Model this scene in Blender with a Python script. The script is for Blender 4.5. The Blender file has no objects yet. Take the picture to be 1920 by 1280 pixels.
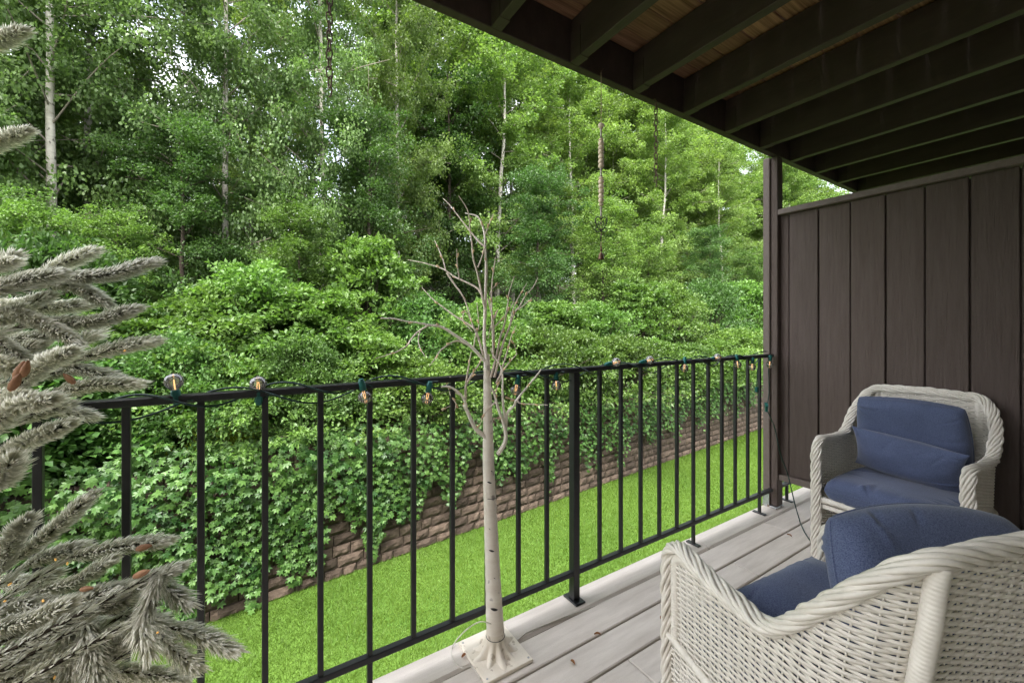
import bpy, math, random
import numpy as np
from mathutils import Vector, Matrix

random.seed(7)
RNG = np.random.default_rng(11)
SC = bpy.context.scene
COL = SC.collection
R = math.radians

# ------------------------------------------------------------------ camera, sky, sun, exposure
FPX, PCX, PCY, EYE = 771.0, 960.0, 613.0, 1.25        # the photograph's focal length / principal point in pixels, eye height
TH = math.atan(1214 / 771.0)
XR, XF, YR, YF = math.sin(TH), math.cos(TH), -math.cos(TH), math.sin(TH)
cam = bpy.data.cameras.new('camera')
cam.sensor_width = 36.0
cam.lens = 36.0 * FPX / 1920
cam.shift_y = -(640 - PCY) / 1920
cam.clip_start = 0.02
cam.clip_end = 2000
camo = bpy.data.objects.new('camera', cam)
COL.objects.link(camo)
camo.location = (0, 0, EYE)
camo.rotation_euler = (R(90), 0, math.atan2(YF, XF) - R(90))
SC.camera = camo

SUN_DIR = Vector((-0.34, -0.30, 0.89)).normalized()     # towards the sun
world = bpy.data.worlds.new('World')
SC.world = world
world.use_nodes = True
wn = world.node_tree
wn.nodes.clear()
wo = wn.nodes.new('ShaderNodeOutputWorld')
wb = wn.nodes.new('ShaderNodeBackground')
sk = wn.nodes.new('ShaderNodeTexSky')
sk.sky_type = 'NISHITA'
sk.sun_disc = False
sk.sun_elevation = math.asin(SUN_DIR.z)
sk.sun_rotation = math.atan2(SUN_DIR.x, SUN_DIR.y)
sk.air_density = 1.0
sk.dust_density = 4.0
sk.ozone_density = 1.0
wb.inputs['Strength'].default_value = 0.15
# thin broken cloud over the sky colour
wt = wn.nodes.new('ShaderNodeTexCoord')
wm = wn.nodes.new('ShaderNodeMapping')
wm.inputs['Scale'].default_value = (1.0, 1.0, 2.2)
wz = wn.nodes.new('ShaderNodeTexNoise')
wz.inputs['Scale'].default_value = 3.2
wz.inputs['Detail'].default_value = 7
wr = wn.nodes.new('ShaderNodeMapRange')
wr.inputs['From Min'].default_value = 0.40
wr.inputs['From Max'].default_value = 0.62
wr.inputs['To Min'].default_value = 0.55
wr.inputs['To Max'].default_value = 0.95
wh = wn.nodes.new('ShaderNodeHueSaturation')
wh.inputs['Saturation'].default_value = 0.06
wh.inputs['Value'].default_value = 1.25
wx = wn.nodes.new('ShaderNodeMixRGB')
wn.links.new(wt.outputs['Generated'], wm.inputs['Vector'])
wn.links.new(wm.outputs[0], wz.inputs['Vector'])
wn.links.new(wz.outputs['Fac'], wr.inputs['Value'])
wn.links.new(sk.outputs[0], wh.inputs['Color'])
wn.links.new(wr.outputs[0], wx.inputs['Fac'])
wn.links.new(sk.outputs[0], wx.inputs['Color1'])
wn.links.new(wh.outputs[0], wx.inputs['Color2'])
wn.links.new(wx.outputs[0], wb.inputs['Color'])
wn.links.new(wb.outputs[0], wo.inputs['Surface'])

sl = bpy.data.lights.new('sun', 'SUN')
sl.energy = 1.5
sl.angle = R(25)
sl.color = (1.0, 0.96, 0.9)
so = bpy.data.objects.new('sun', sl)
COL.objects.link(so)
so.rotation_euler = SUN_DIR.to_track_quat('Z', 'Y').to_euler()
so.location = (-6, -5, 16)

SC.view_settings.view_transform = 'Standard'
SC.view_settings.look = 'None'
SC.view_settings.exposure = 2.6
SC.view_settings.gamma = 1.0
SC.render.engine = 'CYCLES'
SC.cycles.max_bounces = 8
SC.cycles.diffuse_bounces = 5
SC.cycles.transparent_max_bounces = 12
SC.cycles.use_denoising = True


# ------------------------------------------------------------------ pixel helpers (a pixel gives a direction; the depth comes from what is touched)
def ray(px, py):
    s = (px - PCX) / FPX
    return np.array([s * XR + XF, s * YR + YF, -(py - PCY) / FPX])


def on_z(px, py, z):
    r = ray(px, py)
    p = r * ((z - EYE) / r[2])
    p[2] += EYE
    return p


def on_y(px, py, y):
    r = ray(px, py)
    p = r * (y / r[1])
    p[2] += EYE
    return p


def at_d(px, py, d):
    p = ray(px, py) * d
    p[2] += EYE
    return p


# ------------------------------------------------------------------ materials
def mat(name):
    m = bpy.data.materials.new(name)
    m.use_nodes = True
    nt = m.node_tree
    return m, nt, nt.nodes['Principled BSDF']


def surf(name, c1, c2, rough=0.6, scale=8.0, stretch=(1, 1, 1), bump=0.0, bump_scale=None, spec=0.4, detail=6, rnd=0.0, speck=None, coords='Object', metal=0.0):
    """two-tone noise colour + bump; stretch shapes the grain; rnd varies value per object"""
    m, nt, b = mat(name)
    N, L = nt.nodes, nt.links
    tc = N.new('ShaderNodeTexCoord')
    mp = N.new('ShaderNodeMapping')
    mp.inputs['Scale'].default_value = stretch
    oi = N.new('ShaderNodeObjectInfo')
    ad = N.new('ShaderNodeVectorMath')
    ad.operation = 'MULTIPLY_ADD'
    comb = N.new('ShaderNodeCombineXYZ')
    for i in range(3):
        L.new(oi.outputs['Random'], comb.inputs[i])
    ad.inputs[1].default_value = (37.0, 53.0, 71.0)
    L.new(comb.outputs[0], ad.inputs[0])
    L.new(tc.outputs[coords], ad.inputs[2])
    L.new(ad.outputs[0], mp.inputs['Vector'])
    n1 = N.new('ShaderNodeTexNoise')
    n1.inputs['Scale'].default_value = scale
    n1.inputs['Detail'].default_value = detail
    n1.inputs['Roughness'].default_value = 0.65
    L.new(mp.outputs[0], n1.inputs['Vector'])
    cr = N.new('ShaderNodeValToRGB')
    cr.color_ramp.elements[0].position = 0.3
    cr.color_ramp.elements[1].position = 0.7
    cr.color_ramp.elements[0].color = (*c1, 1)
    cr.color_ramp.elements[1].color = (*c2, 1)
    L.new(n1.outputs['Fac'], cr.inputs['Fac'])
    col = cr.outputs['Color']
    if speck:
        n3 = N.new('ShaderNodeTexNoise')
        n3.inputs['Scale'].default_value = speck[0]
        n3.inputs['Detail'].default_value = 2
        L.new(tc.outputs[coords], n3.inputs['Vector'])
        r3 = N.new('ShaderNodeMapRange')
        r3.inputs['From Min'].default_value = speck[1]
        r3.inputs['From Max'].default_value = speck[1] + 0.08
        L.new(n3.outputs['Fac'], r3.inputs['Value'])
        mx = N.new('ShaderNodeMixRGB')
        L.new(r3.outputs[0], mx.inputs['Fac'])
        L.new(col, mx.inputs['Color1'])
        mx.inputs['Color2'].default_value = (*speck[2], 1)
        col = mx.outputs[0]
    if rnd:
        hs = N.new('ShaderNodeHueSaturation')
        mr = N.new('ShaderNodeMapRange')
        mr.inputs['To Min'].default_value = 1 - rnd
        mr.inputs['To Max'].default_value = 1 + rnd
        L.new(oi.outputs['Random'], mr.inputs['Value'])
        L.new(mr.outputs[0], hs.inputs['Value'])
        L.new(col, hs.inputs['Color'])
        col = hs.outputs[0]
    L.new(col, b.inputs['Base Color'])
    b.inputs['Roughness'].default_value = rough
    b.inputs['Specular IOR Level'].default_value = spec
    b.inputs['Metallic'].default_value = metal
    if bump:
        n2 = N.new('ShaderNodeTexNoise')
        n2.inputs['Scale'].default_value = bump_scale or scale * 3
        n2.inputs['Detail'].default_value = 8
        n2.inputs['Roughness'].default_value = 0.7
        L.new(mp.outputs[0], n2.inputs['Vector'])
        bp = N.new('ShaderNodeBump')
        bp.inputs['Strength'].default_value = bump
        bp.inputs['Distance'].default_value = 0.01
        L.new(n2.outputs['Fac'], bp.inputs['Height'])
        L.new(bp.outputs[0], b.inputs['Normal'])
    return m


def leaf_mat(name, dark, light, trans=0.3, rough=0.45, spread=0.12):
    """leaf colour from a per-leaf tint, a bit of per-plant variation, light passing through"""
    m, nt, b = mat(name)
    N, L = nt.nodes, nt.links
    at = N.new('ShaderNodeAttribute')
    at.attribute_name = 'tint'
    mx = N.new('ShaderNodeMixRGB')
    mx.inputs['Color1'].default_value = (*dark, 1)
    mx.inputs['Color2'].default_value = (*light, 1)
    L.new(at.outputs['Fac'], mx.inputs['Fac'])
    oi = N.new('ShaderNodeObjectInfo')
    mr = N.new('ShaderNodeMapRange')
    mr.inputs['To Min'].default_value = 1 - spread
    mr.inputs['To Max'].default_value = 1 + spread
    L.new(oi.outputs['Random'], mr.inputs['Value'])
    hs = N.new('ShaderNodeHueSaturation')
    L.new(mr.outputs[0], hs.inputs['Value'])
    sep = N.new('ShaderNodeMath')
    sep.operation = 'FRACT'
    mu = N.new('ShaderNodeMath')
    mu.operation = 'MULTIPLY'
    mu.inputs[1].default_value = 17.3
    L.new(oi.outputs['Random'], mu.inputs[0])
    L.new(mu.outputs[0], sep.inputs[0])
    mh = N.new('ShaderNodeMapRange')
    mh.inputs['To Min'].default_value = 0.5 - spread * 0.035
    mh.inputs['To Max'].default_value = 0.5 + spread * 0.035
    L.new(sep.outputs[0], mh.inputs['Value'])
    L.new(mh.outputs[0], hs.inputs['Hue'])
    L.new(mx.outputs[0], hs.inputs['Color'])
    L.new(hs.outputs[0], b.inputs['Base Color'])
    b.inputs['Roughness'].default_value = rough
    b.inputs['Specular IOR Level'].default_value = 0.28
    tr = N.new('ShaderNodeBsdfTranslucent')
    h2 = N.new('ShaderNodeHueSaturation')
    h2.inputs['Saturation'].default_value = 1.15
    h2.inputs['Value'].default_value = 1.3
    L.new(hs.outputs[0], h2.inputs['Color'])
    L.new(h2.outputs[0], tr.inputs['Color'])
    ms = N.new('ShaderNodeMixShader')
    ms.inputs['Fac'].default_value = trans
    L.new(b.outputs[0], ms.inputs[1])
    L.new(tr.outputs[0], ms.inputs[2])
    out = nt.nodes['Material Output']
    L.new(ms.outputs[0], out.inputs['Surface'])
    return m


M = {}
M['paint'] = surf('brown_paint', (0.086, 0.060, 0.051), (0.116, 0.086, 0.074), 0.55, 5, (9, 9, 0.7), 0.9, 12, 0.35, rnd=0.10)
M['trim'] = surf('brown_trim_paint', (0.125, 0.094, 0.082), (0.16, 0.125, 0.110), 0.55, 5, (1, 9, 9), 0.25, 14, 0.35)
M['joist'] = surf('joist_paint', (0.042, 0.028, 0.024), (0.066, 0.047, 0.040), 0.6, 3, (7, 0.8, 3), 0.2, 12, 0.3, rnd=0.1)
M['cedar'] = surf('cedar_board', (0.13, 0.058, 0.032), (0.44, 0.24, 0.14), 0.7, 5, (0.5, 16, 16), 0.2, 10, 0.3, rnd=0.25)
M['deck'] = surf('composite_deck', (0.47, 0.415, 0.365), (0.66, 0.60, 0.54), 0.65, 4, (0.6, 5, 5), 0.12, 60, 0.3, rnd=0.05, speck=(420, 0.62, (0.36, 0.31, 0.27)))
M['under'] = surf('weathered_timber', (0.10, 0.08, 0.06), (0.16, 0.13, 0.10), 0.8, 5, (1, 6, 6), 0.2)
M['black'] = surf('black_metal_paint', (0.008, 0.008, 0.010), (0.016, 0.016, 0.018), 0.38, 30, bump=0.08, bump_scale=90, spec=0.5)
M['galv'] = surf('galvanised_steel', (0.30, 0.31, 0.32), (0.5, 0.5, 0.5), 0.45, 60, metal=0.8, speck=(50, 0.6, (0.2, 0.12, 0.07)))
M['rust'] = surf('rusty_iron', (0.06, 0.035, 0.026), (0.18, 0.11, 0.08), 0.6, 60, metal=0.3)
M['wicker'] = surf('cream_resin_wicker', (0.64, 0.59, 0.515), (0.78, 0.73, 0.65), 0.42, 22, bump=0.05, bump_scale=120, spec=0.4)
M['fabric'] = None
M['bark_w'] = surf('painted_birch_paper', (0.72, 0.64, 0.55), (0.84, 0.78, 0.70), 0.75, 9, (1, 1, 3.5), 0.25, 30, speck=(26, 0.66, (0.36, 0.31, 0.28)))
M['twig'] = surf('wrapped_twig', (0.52, 0.43, 0.35), (0.68, 0.59, 0.51), 0.75, 40, (1, 1, 1))
M['resin'] = surf('cream_resin', (0.70, 0.62, 0.51), (0.82, 0.75, 0.65), 0.6, 12, bump=0.3, bump_scale=50, speck=(40, 0.62, (0.5, 0.42, 0.33)))
M['mark'] = surf('bark_mark', (0.02, 0.018, 0.018), (0.05, 0.045, 0.04), 0.8, 60)
M['cable'] = surf('green_cable', (0.008, 0.030, 0.026), (0.012, 0.042, 0.036), 0.4, 50)
M['teal'] = surf('teal_plastic', (0.006, 0.085, 0.075), (0.012, 0.13, 0.115), 0.4, 40)
M['wcable'] = surf('white_cable', (0.5, 0.46, 0.4), (0.6, 0.56, 0.5), 0.5, 50)
M['stone'] = surf('split_face_block', (0.044, 0.031, 0.023), (0.108, 0.080, 0.060), 0.9, 11, bump=0.9, bump_scale=26, spec=0.2, rnd=0.34, coords='Object')
M['soil'] = surf('woodland_soil', (0.018, 0.014, 0.009), (0.045, 0.04, 0.018), 0.95, 1.3, bump=0.6, bump_scale=8, spec=0.1)
M['lawn'] = surf('lawn_ground', (0.040, 0.082, 0.012), (0.062, 0.112, 0.018), 0.9, 0.9, bump=0.8, bump_scale=60, spec=0.1)
M['aspen_bark'] = surf('aspen_bark', (0.28, 0.26, 0.215), (0.50, 0.475, 0.41), 0.85, 3.5, (1, 1, 4), 0.4, 12, 0.2, speck=(7, 0.62, (0.05, 0.045, 0.04)))
M['limb_bark'] = surf('limb_bark', (0.12, 0.105, 0.08), (0.24, 0.215, 0.17), 0.85, 6, (1, 1, 2), 0.3, 12, 0.2)
M['dark_bark'] = surf('dark_bark', (0.035, 0.027, 0.020), (0.075, 0.06, 0.045), 0.9, 6, (2, 2, 0.5), 0.6, 14, 0.2)
M['siding'] = surf('house_siding', (0.40, 0.38, 0.345), (0.47, 0.445, 0.41), 0.6, 5, (9, 9, 0.7), 0.3, 14)  # tone of the unseen house, lightened to bounce light back onto the balcony
M['bead'] = surf('turned_wood', (0.58, 0.45, 0.33), (0.76, 0.63, 0.49), 0.55, 30, (1, 1, 5))
M['clay'] = surf('weathered_ceramic', (0.36, 0.31, 0.27), (0.50, 0.45, 0.40), 0.6, 30)
M['brass'] = surf('aged_brass', (0.10, 0.055, 0.035), (0.20, 0.12, 0.075), 0.4, 50, metal=0.6)
M['cord_t'] = surf('twine', (0.30, 0.20, 0.15), (0.42, 0.30, 0.22), 0.8, 80)
M['pod'] = surf('brown_cone_scale', (0.26, 0.12, 0.06), (0.42, 0.22, 0.12), 0.6, 30)
M['leaf_a'] = leaf_mat('aspen_leaf', (0.060, 0.112, 0.032), (0.150, 0.230, 0.070), 0.45, 0.42)
M['leaf_b'] = leaf_mat('light_aspen_leaf', (0.066, 0.122, 0.026), (0.178, 0.260, 0.066), 0.45, 0.45, 0.2)
M['leaf_c'] = leaf_mat('shrub_leaf', (0.042, 0.090, 0.019), (0.135, 0.220, 0.050), 0.40, 0.42, 0.28)
M['leaf_d'] = leaf_mat('dark_shrub_leaf', (0.032, 0.074, 0.018), (0.095, 0.170, 0.042), 0.38, 0.45, 0.25)
M['leaf_v'] = leaf_mat('creeper_leaf', (0.026, 0.075, 0.016), (0.100, 0.195, 0.042), 0.28, 0.40)
M['leaf_y'] = leaf_mat('yellow_green_leaf', (0.09, 0.16, 0.015), (0.24, 0.30, 0.02), 0.35, 0.5)
M['blade'] = leaf_mat('grass_blade', (0.064, 0.120, 0.012), (0.108, 0.178, 0.024), 0.38, 0.55, 0.0)
M['needle'] = leaf_mat('flocked_needle', (0.44, 0.44, 0.34), (0.90, 0.88, 0.82), 0.38, 0.7, 0.10)
M['dry'] = leaf_mat('dry_leaf', (0.25, 0.11, 0.05), (0.45, 0.24, 0.12), 0.2, 0.7)


def fabric_mat():
    m, nt, b = mat('blue_woven_fabric')
    N, L = nt.nodes, nt.links
    tc = N.new('ShaderNodeTexCoord')
    n = N.new('ShaderNodeTexNoise')
    n.inputs['Scale'].default_value = 420
    n.inputs['Detail'].default_value = 3
    L.new(tc.outputs['Object'], n.inputs['Vector'])
    n2 = N.new('ShaderNodeTexNoise')
    n2.inputs['Scale'].default_value = 7
    n2.inputs['Detail'].default_value = 5
    L.new(tc.outputs['Object'], n2.inputs['Vector'])
    cr = N.new('ShaderNodeValToRGB')
    cr.color_ramp.elements[0].position = 0.32
    cr.color_ramp.elements[1].position = 0.68
    cr.color_ramp.elements[0].color = (0.046, 0.060, 0.118, 1)
    cr.color_ramp.elements[1].color = (0.118, 0.142, 0.235, 1)
    L.new(n.outputs['Fac'], cr.inputs['Fac'])
    mr = N.new('ShaderNodeMapRange')
    mr.inputs['From Min'].default_value = 0.3
    mr.inputs['From Max'].default_value = 0.7
    mr.inputs['To Min'].default_value = 0.88
    mr.inputs['To Max'].default_value = 1.10
    L.new(n2.outputs['Fac'], mr.inputs['Value'])
    hs = N.new('ShaderNodeHueSaturation')
    L.new(cr.outputs[0], hs.inputs['Color'])
    L.new(mr.outputs[0], hs.inputs['Value'])
    L.new(hs.outputs[0], b.inputs['Base Color'])
    b.inputs['Roughness'].default_value = 0.9
    b.inputs['Specular IOR Level'].default_value = 0.15
    b.inputs['Sheen Weight'].default_value = 0.25
    b.inputs['Sheen Roughness'].default_value = 0.5
    bp = N.new('ShaderNodeBump')
    bp.inputs['Strength'].default_value = 0.35
    bp.inputs['Distance'].default_value = 0.001
    L.new(n.outputs['Fac'], bp.inputs['Height'])
    L.new(bp.outputs[0], b.inputs['Normal'])
    return m


M['fabric'] = fabric_mat()


def glass_mat():
    m, nt, b = mat('clear_bulb_glass')
    N, L = nt.nodes, nt.links
    t = N.new('ShaderNodeBsdfTransparent')
    t.inputs['Color'].default_value = (0.90, 0.88, 0.85, 1)
    g = N.new('ShaderNodeBsdfGlossy')
    g.inputs['Roughness'].default_value = 0.04
    df = N.new('ShaderNodeBsdfDiffuse')      # pale diffuse share painting in the sky's reflection on the globes
    df.inputs['Color'].default_value = (0.8, 0.78, 0.74, 1)
    m0 = N.new('ShaderNodeMixShader')
    m0.inputs['Fac'].default_value = 0.22
    L.new(t.outputs[0], m0.inputs[1])
    L.new(df.outputs[0], m0.inputs[2])
    lw = N.new('ShaderNodeLayerWeight')
    lw.inputs['Blend'].default_value = 0.5
    ms = N.new('ShaderNodeMixShader')
    L.new(lw.outputs['Fresnel'], ms.inputs['Fac'])
    L.new(m0.outputs[0], ms.inputs[1])
    L.new(g.outputs[0], ms.inputs[2])
    L.new(ms.outputs[0], nt.nodes['Material Output'].inputs['Surface'])
    return m


def glow_mat(name, c, s):
    m, nt, b = mat(name)
    b.inputs['Base Color'].default_value = (*c, 1)
    b.inputs['Emission Color'].default_value = (*c, 1)
    b.inputs['Emission Strength'].default_value = s
    return m


M['glass'] = glass_mat()
M['filament'] = glow_mat('lit_filament', (1.0, 0.55, 0.22), 0.35)
M['led'] = glow_mat('warm_mini_light', (1.0, 0.55, 0.15), 0.05)


# ------------------------------------------------------------------ mesh builders
class MB:
    def __init__(self):
        self.v, self.f = [], []

    def add(self, V, F):
        o = len(self.v)
        self.v.extend([tuple(float(c) for c in p) for p in V])
        self.f.extend([tuple(i + o for i in f) for f in F])
        return self

    def box(self, x0, x1, y0, y1, z0, z1, bev=0.0, T=None):
        if bev <= 0:
            V = [(x0, y0, z0), (x1, y0, z0), (x1, y1, z0), (x0, y1, z0), (x0, y0, z1), (x1, y0, z1), (x1, y1, z1), (x0, y1, z1)]
            F = [(0, 3, 2, 1), (4, 5, 6, 7), (0, 1, 5, 4), (1, 2, 6, 5), (2, 3, 7, 6), (3, 0, 4, 7)]
        else:
            V, F = bevel_box((x0, x1), (y0, y1), (z0, z1), bev)
        if T is not None:
            V = [T @ Vector(p) for p in V]
        return self.add(V, F)

    def tube(self, P, rad, n=6, caps=True):
        V, F = tube_vf(P, rad, n, caps)
        return self.add(V, F)


def bevel_box(X, Y, Z, b):
    V = []
    F = []
    idx = {}
    for i in (0, 1):
        for j in (0, 1):
            for k in (0, 1):
                s = (1 if i == 0 else -1, 1 if j == 0 else -1, 1 if k == 0 else -1)
                c = (X[i], Y[j], Z[k])
                for a in range(3):
                    p = [c[t] + s[t] * b for t in range(3)]
                    p[a] = c[a]
                    idx[(i, j, k, a)] = len(V)
                    V.append(tuple(p))
    g = idx.get
    for s in (0, 1):
        F.append((g((s, 0, 0, 0)), g((s, 1, 0, 0)), g((s, 1, 1, 0)), g((s, 0, 1, 0))))
        F.append((g((0, s, 0, 1)), g((1, s, 0, 1)), g((1, s, 1, 1)), g((0, s, 1, 1))))
        F.append((g((0, 0, s, 2)), g((1, 0, s, 2)), g((1, 1, s, 2)), g((0, 1, s, 2))))
    for i in (0, 1):
        for j in (0, 1):
            F.append((g((i, j, 0, 0)), g((i, j, 1, 0)), g((i, j, 1, 1)), g((i, j, 0, 1))))
            F.append((g((i, 0, j, 0)), g((i, 1, j, 0)), g((i, 1, j, 2)), g((i, 0, j, 2))))
            F.append((g((0, i, j, 1)), g((1, i, j, 1)), g((1, i, j, 2)), g((0, i, j, 2))))
    for i in (0, 1):
        for j in (0, 1):
            for k in (0, 1):
                F.append((g((i, j, k, 0)), g((i, j, k, 1)), g((i, j, k, 2))))
    c = np.array([(X[0] + X[1]) / 2, (Y[0] + Y[1]) / 2, (Z[0] + Z[1]) / 2])
    A = np.array(V)
    out = []
    for f in F:
        p = A[list(f)]
        n = np.cross(p[1] - p[0], p[2] - p[0])
        out.append(f if np.dot(n, p.mean(0) - c) > 0 else f[::-1])
    return V, out


def frames(P):
    P = np.asarray(P, float)
    T = np.gradient(P, axis=0)
    T /= np.linalg.norm(T, axis=1)[:, None] + 1e-12
    a = np.array([0, 0, 1.0]) if abs(T[0][2]) < 0.9 else np.array([1.0, 0, 0])
    u = a - T[0] * np.dot(a, T[0])
    u /= np.linalg.norm(u)
    U = [u]
    for i in range(1, len(P)):
        u = U[-1] - T[i] * np.dot(U[-1], T[i])
        u /= np.linalg.norm(u) + 1e-12
        U.append(u)
    U = np.array(U)
    return P, T, U, np.cross(T, U)


def tube_np(P, rad, n=6):
    P, T, U, W = frames(P)
    rad = np.broadcast_to(np.asarray(rad, float), (len(P),))
    a = np.arange(n) * 2 * math.pi / n
    V = P[:, None, :] + rad[:, None, None] * (np.cos(a)[None, :, None] * U[:, None, :] + np.sin(a)[None, :, None] * W[:, None, :])
    m = len(P)
    i, j = np.meshgrid(np.arange(m - 1), np.arange(n), indexing='ij')
    q = np.stack([i * n + j, i * n + (j + 1) % n, (i + 1) * n + (j + 1) % n, (i + 1) * n + j], -1).reshape(-1, 4)
    return V.reshape(-1, 3), q


def tube_vf(P, rad, n=6, caps=True):
    V, q = tube_np(P, rad, n)
    F = [tuple(int(k) for k in f) for f in q]
    m = len(V)
    if caps:
        F.append(tuple(range(n))[::-1])
        F.append(tuple(range(m - n, m)))
    return V, F


def np_mesh(name, V, F, tint=None, smooth=False):
    V = np.ascontiguousarray(V, dtype=np.float32)
    F = np.ascontiguousarray(F, dtype=np.int32)
    me = bpy.data.meshes.new(name)
    k = F.shape[1]
    me.vertices.add(len(V))
    me.vertices.foreach_set('co', V.ravel())
    me.loops.add(F.size)
    me.loops.foreach_set('vertex_index', F.ravel())
    me.polygons.add(len(F))
    me.polygons.foreach_set('loop_start', np.arange(0, F.size, k, dtype=np.int32))
    if smooth:
        me.polygons.foreach_set('use_smooth', np.ones(len(F), dtype=bool))
    me.update(calc_edges=True)
    if tint is not None:
        a = me.attributes.new('tint', 'FLOAT', 'FACE')
        a.data.foreach_set('value', np.ascontiguousarray(tint, dtype=np.float32))
    return me


def join_np(parts):
    Vs, Fs, o = [], [], 0
    for V, F in parts:
        Vs.append(V)
        Fs.append(np.asarray(F) + o)
        o += len(V)
    return np.concatenate(Vs), np.concatenate(Fs)


def mesh_of(name, mb, m, smooth=False):
    me = bpy.data.meshes.new(name)
    me.from_pydata(mb.v, [], mb.f)
    if smooth:
        me.polygons.foreach_set('use_smooth', np.ones(len(me.polygons), dtype=bool))
    me.update()
    me.materials.append(m)
    return me


def link(name, me, parent=None, loc=(0, 0, 0), rot=(0, 0, 0), scale=None, m=None):
    if m is not None and not me.materials:
        me.materials.append(m)
    o = bpy.data.objects.new(name, me)
    COL.objects.link(o)
    o.parent = parent
    o.location = loc
    o.rotation_euler = rot
    if scale is not None:
        o.scale = scale
    return o


def obj(name, mb, m, parent=None, smooth=False, loc=(0, 0, 0), rot=(0, 0, 0)):
    return link(name, mesh_of(name, mb, m, smooth), parent, loc, rot)


def tag(o, label=None, cat=None, group=None, kind=None):
    if label:
        o['label'] = label
    if cat:
        o['category'] = cat
    if group:
        o['group'] = group
    if kind:
        o['kind'] = kind
    return o


def thing(name, label, cat, loc=(0, 0, 0), rz=0.0, group=None):
    o = bpy.data.objects.new(name, None)
    o.empty_display_size = 0.1
    COL.objects.link(o)
    o.location = loc
    o.rotation_euler = (0, 0, rz)
    return tag(o, label, cat, group)


def sphere_np(c, r, nu=16, nv=10, sq=(1, 1, 1)):
    th = np.linspace(0, math.pi, nv + 1)
    ph = np.arange(nu) * 2 * math.pi / nu
    V = np.stack([np.sin(th)[:, None] * np.cos(ph)[None], np.sin(th)[:, None] * np.sin(ph)[None], np.cos(th)[:, None] * np.ones(nu)[None]], -1).reshape(-1, 3)
    i, j = np.meshgrid(np.arange(nv), np.arange(nu), indexing='ij')
    q = np.stack([i * nu + j, (i + 1) * nu + j, (i + 1) * nu + (j + 1) % nu, i * nu + (j + 1) % nu], -1).reshape(-1, 4)
    return V * r * np.array(sq) + np.array(c), q


def lathe_np(prof, n=16):
    """prof: (r, z) list"""
    prof = np.asarray(prof, float)
    a = np.arange(n) * 2 * math.pi / n
    V = np.stack([prof[:, 0][:, None] * np.cos(a), prof[:, 0][:, None] * np.sin(a), prof[:, 1][:, None] * np.ones(n)], -1).reshape(-1, 3)
    m = len(prof)
    i, j = np.meshgrid(np.arange(m - 1), np.arange(n), indexing='ij')
    q = np.stack([i * n + j, i * n + (j + 1) % n, (i + 1) * n + (j + 1) % n, (i + 1) * n + j], -1).reshape(-1, 4)
    return V, q


def smooth_path(pts, n=12):
    """Catmull-Rom through the points"""
    P = np.asarray(pts, float)
    P = np.vstack([2 * P[0] - P[1], P, 2 * P[-1] - P[-2]])
    out = []
    for i in range(1, len(P) - 2):
        t = np.linspace(0, 1, n, endpoint=False)[:, None]
        a, b, c, d = P[i - 1], P[i], P[i + 1], P[i + 2]
        out.append(0.5 * (2 * b + (c - a) * t + (2 * a - 5 * b + 4 * c - d) * t ** 2 + (3 * b - a - 3 * c + d) * t ** 3))
    out.append(P[-2][None])
    return np.concatenate(out)


# ------------------------------------------------------------------ ground, bank, retaining wall line
LAWN_Z = -2.6
WALL_H = 12 * 0.168


def wall_y(x):
    return 6.68 + 0.086 * x


def bank_z(x, b):
    """height of the wooded bank, b metres behind the wall"""
    return LAWN_Z + WALL_H - 0.06 + 0.20 * min(b, 9.0) + 0.30 * max(0.0, min(b, 30) - 10.0) + 0.10 * math.sin(x * 0.7 + b) * min(1.0, b * 0.4)


lawn = MB()
lawn.add([(-250, -250, LAWN_Z), (250, -250, LAWN_Z), (250, 250, LAWN_Z), (-250, 250, LAWN_Z)], [(0, 1, 2, 3)])
tag(obj('lawn', lawn, M['lawn']), kind='structure')

xs = np.concatenate([np.linspace(-60, -8, 14), np.linspace(-6, 34, 81), np.linspace(38, 90, 14)])
bs = np.concatenate([[0.0], np.linspace(0.4, 16, 40), np.linspace(18, 90, 16)])
V = np.array([(x - 0.086 * b, wall_y(x) + 0.25 + b, bank_z(x, b)) for x in xs for b in bs])
nb = len(bs)
i, j = np.meshgrid(np.arange(len(xs) - 1), np.arange(nb - 1), indexing='ij')
F = np.stack([i * nb + j, (i + 1) * nb + j, (i + 1) * nb + j + 1, i * nb + j + 1], -1).reshape(-1, 4)
tag(link('wooded_bank', np_mesh('wooded_bank', V, F, smooth=True), m=M['soil']), kind='structure')

# ------------------------------------------------------------------ house behind the camera
HY = -0.55
hb = thing('house', 'unseen house wall behind the balcony, made pale to bounce light', 'house', (0, HY, LAWN_Z))
w = MB()
w.box(-7, 9.5, -6.0, 0.0, 0, 8.0)
obj('wall', w, M['siding'], hb)
w = MB()
w.add([(-7.3, -6.3, 8.0), (9.8, -6.3, 8.0), (9.8, 0.35, 8.0), (-7.3, 0.35, 8.0), (-7.3, -3.0, 9.6), (9.8, -3.0, 9.6)],
      [(0, 1, 5, 4), (2, 3, 4, 5), (0, 4, 3), (1, 2, 5), (0, 3, 2, 1)])
obj('roof', w, M['siding'], hb)

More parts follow.
